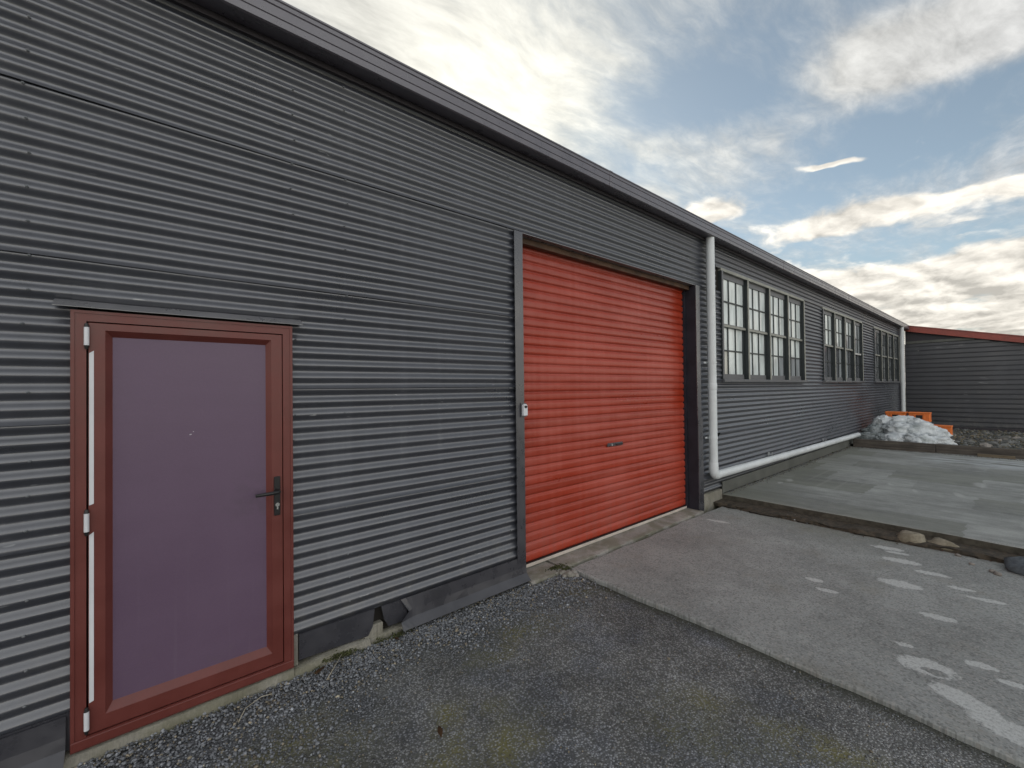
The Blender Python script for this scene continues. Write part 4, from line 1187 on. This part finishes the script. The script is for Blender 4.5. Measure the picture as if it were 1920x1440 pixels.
# ------------------------------------------------------------------ orange blocks
def orange_block(loc, rz, label):
    root = empty('orange_block', loc); root.rotation_euler = (0, 0, rz)
    L, Hh, T = .225, .27, .16
    b_ = MB(); b_.box(-T, T, -L, L, .035, Hh - .03); b_.build('body', M['orange'], root, bevel=.018)
    b_ = MB(); b_.box(-T - .012, T + .012, -L - .008, L + .008, Hh - .045, Hh); b_.build('top_rim', M['orange'], root, bevel=.010)
    b_ = MB(); b_.box(-T - .008, T + .008, -L - .004, -L + .11, 0, .05); b_.box(-T - .008, T + .008, L - .11, L + .004, 0, .05); b_.build('foot', M['orange'], root, bevel=.008)
    for s in (-1, 1):
        bb = boxobj('rib', -T - .014, -T + .01, s * .10 - .02, s * .10 + .02, .05, Hh - .05, M['orange'], root, .005)
    boxobj('recess', -T - .004, -T + .02, -.07, .07, .085, .19, M['black'], root, .004)  # black plate on the face stands in for a shaded hollow
    return tag(root, label, 'plastic block', 'orange plastic blocks behind the bags')
zb = .14
orange_block((16.9, -.42, zb + .272 + .21), 0, 'orange plastic block with a dark recess, top left of the stack behind the bags')
orange_block((16.9, -.93, zb + .272 + .21), 0, 'orange plastic block with a dark recess, top right of the stack behind the bags')
orange_block((16.75, -1.36, zb + .14), 0, 'orange plastic block standing lowest and rightmost beside the heap of bags')
orange_block((16.9, -.42, zb), 0, 'orange plastic block hidden at the bottom left of the stack behind the bags')
orange_block((16.9, -.89, zb), 0, 'orange plastic block hidden at the bottom middle of the stack behind the bags')

# ------------------------------------------------------------------ bags
def bag(loc, size, rz, seed, label, tilt=0.0, m=None):
    V, F = ICO4; out = []
    for p in V:
        q = Vector(p)
        # squarish sack with a gathered end and deep creases
        e = lambda t, k: math.copysign(abs(t) ** k, t)
        q = Vector((e(q.x, .75), e(q.y, .80), e(q.z, .85)))
        c1_ = abs(fnoise(q.x * 1.6 + seed, q.y * 1.9, q.z * 2.1)); c2_ = abs(fnoise(q.x * 3.6 + seed * 2, q.y * 3.2 + 5, q.z * 3.9)); c3_ = abs(fnoise(q.x * 8 + seed, q.y * 7, q.z * 8))
        n = .82 + .44 * c1_ + .22 * c2_ + .06 * c3_
        q = q * n
        w = 1 - .35 * max(0, q.x) ** 2
        q = Vector((q.x * size[0], q.y * size[1] * w, q.z * size[2] * w))
        if q.z < -size[2] * .55: q.z = -size[2] * .55 + (q.z + size[2] * .55) * .2
        out.append(q[:])
    o = mesh_obj('sack', out, F, m or M['bag'], None, True)
    o.location = loc; o.rotation_euler = (tilt, .12 * math.sin(seed), rz)
    return tag(o, label, 'sack', 'grey white plastic sacks heaped on the gravel')
BG = [  # x, y, z, sx, sy, sz, rz
 (14.3, -.20, .33, .30, .17, .13, 1.2, 'small dull grey sack lying nearest the wall at the left foot of the heap'),
 (14.25, -.50, .33, .26, .20, .13, .5, 'grey sack at the front foot of the heap, second from the wall'),
 (14.15, -.82, .34, .32, .24, .15, 2.4, 'pale grey sack at the front foot of the heap, in its middle'),
 (14.15, -1.17, .35, .30, .26, .16, .9, 'pale bluish sack at the front foot of the heap, right of the middle'),
 (14.35, -1.42, .33, .36, .20, .13, 1.75, 'flat pale sack tapering out at the right foot of the heap'),
 (14.7, -.36, .50, .30, .23, .16, 1.9, 'dark sided grey sack on the second tier, next to the wall'),
 (14.65, -.75, .54, .36, .27, .20, .6, 'plump pale sack on the second tier in the middle of the heap'),
 (14.65, -1.12, .53, .34, .27, .20, 2.0, 'pale creased sack on the second tier, toward the right'),
 (15.0, -.42, .72, .22, .21, .20, 1.1, 'upright pale sack crowning the left of the heap, just below the first orange block'),
 (15.1, -.78, .76, .34, .26, .17, 2.3, 'long pale sack crowning the middle of the heap below the orange blocks'),
 (15.1, -1.05, .70, .28, .24, .18, .4, 'pale sack crowning the right of the heap, beside the orange blocks'),
 (14.9, -1.36, .46, .30, .24, .18, 1.5, 'pale sack slumped at the right, in front of the low orange block'),
 (15.3, -.60, .42, .45, .35, .28, .2, 'grey sack buried inside the heap under the top sacks'),
 (15.2, -1.05, .42, .42, .35, .28, 1.2, 'grey sack buried inside the heap behind the right sacks'),
]
for i, (x, y, z, sx, sy, sz, rz, lab) in enumerate(BG):
    bag((x, y, z - (.07 if z > .65 else .02)), (sx * 1.08, sy * 1.08, sz * 1.06), rz, 3.7 * i + 1.3, lab, .2 * math.sin(i * 2.1), M['bag_dull'] if i in (0, 1, 5) else None)

# ------------------------------------------------------------------ rubble before the shed
def rock(x, y, z, s, i, m, label):
    o = lump('rubble', (x, y, z), (s * random.uniform(.8, 1.4), s * random.uniform(.8, 1.3), s * random.uniform(.5, .8)), random.uniform(0, 6), 60 + i, m, .35, 1.7, ICO2, .4, True)
    return tag(o, label, 'stone', 'broken rubble on the gravel before the shed')
for i in range(30):
    x = random.uniform(14.6, 20.6); y = -random.uniform(1.9, 4.2)
    x = 14.4 + 6.4 * random.random() ** 1.3
    zg = .22 - .14 * min(1, max(0, (x - 15) / 6))
    rock(x, y, zg, random.uniform(.05, .13), i, M['rubble'] if random.random() < .55 else M['rubble_tan'], 'broken lump of grey or buff rubble lying on the gravel between the sleeper and the shed')
pts = []; n = 5000
for i in range(n):
    x = random.uniform(13.6, 21.6); y = -random.uniform(.1, 5)
    pts.append((x, y, .225 - .14 * min(1, max(0, (x - 15) / 6)) + random.uniform(0, .05)))
scatter('rubble_gravel', pts, rng.uniform(.010, .034, n), stone_tints(n, .35) * np.array([[.8, .79, .72]]), .6)
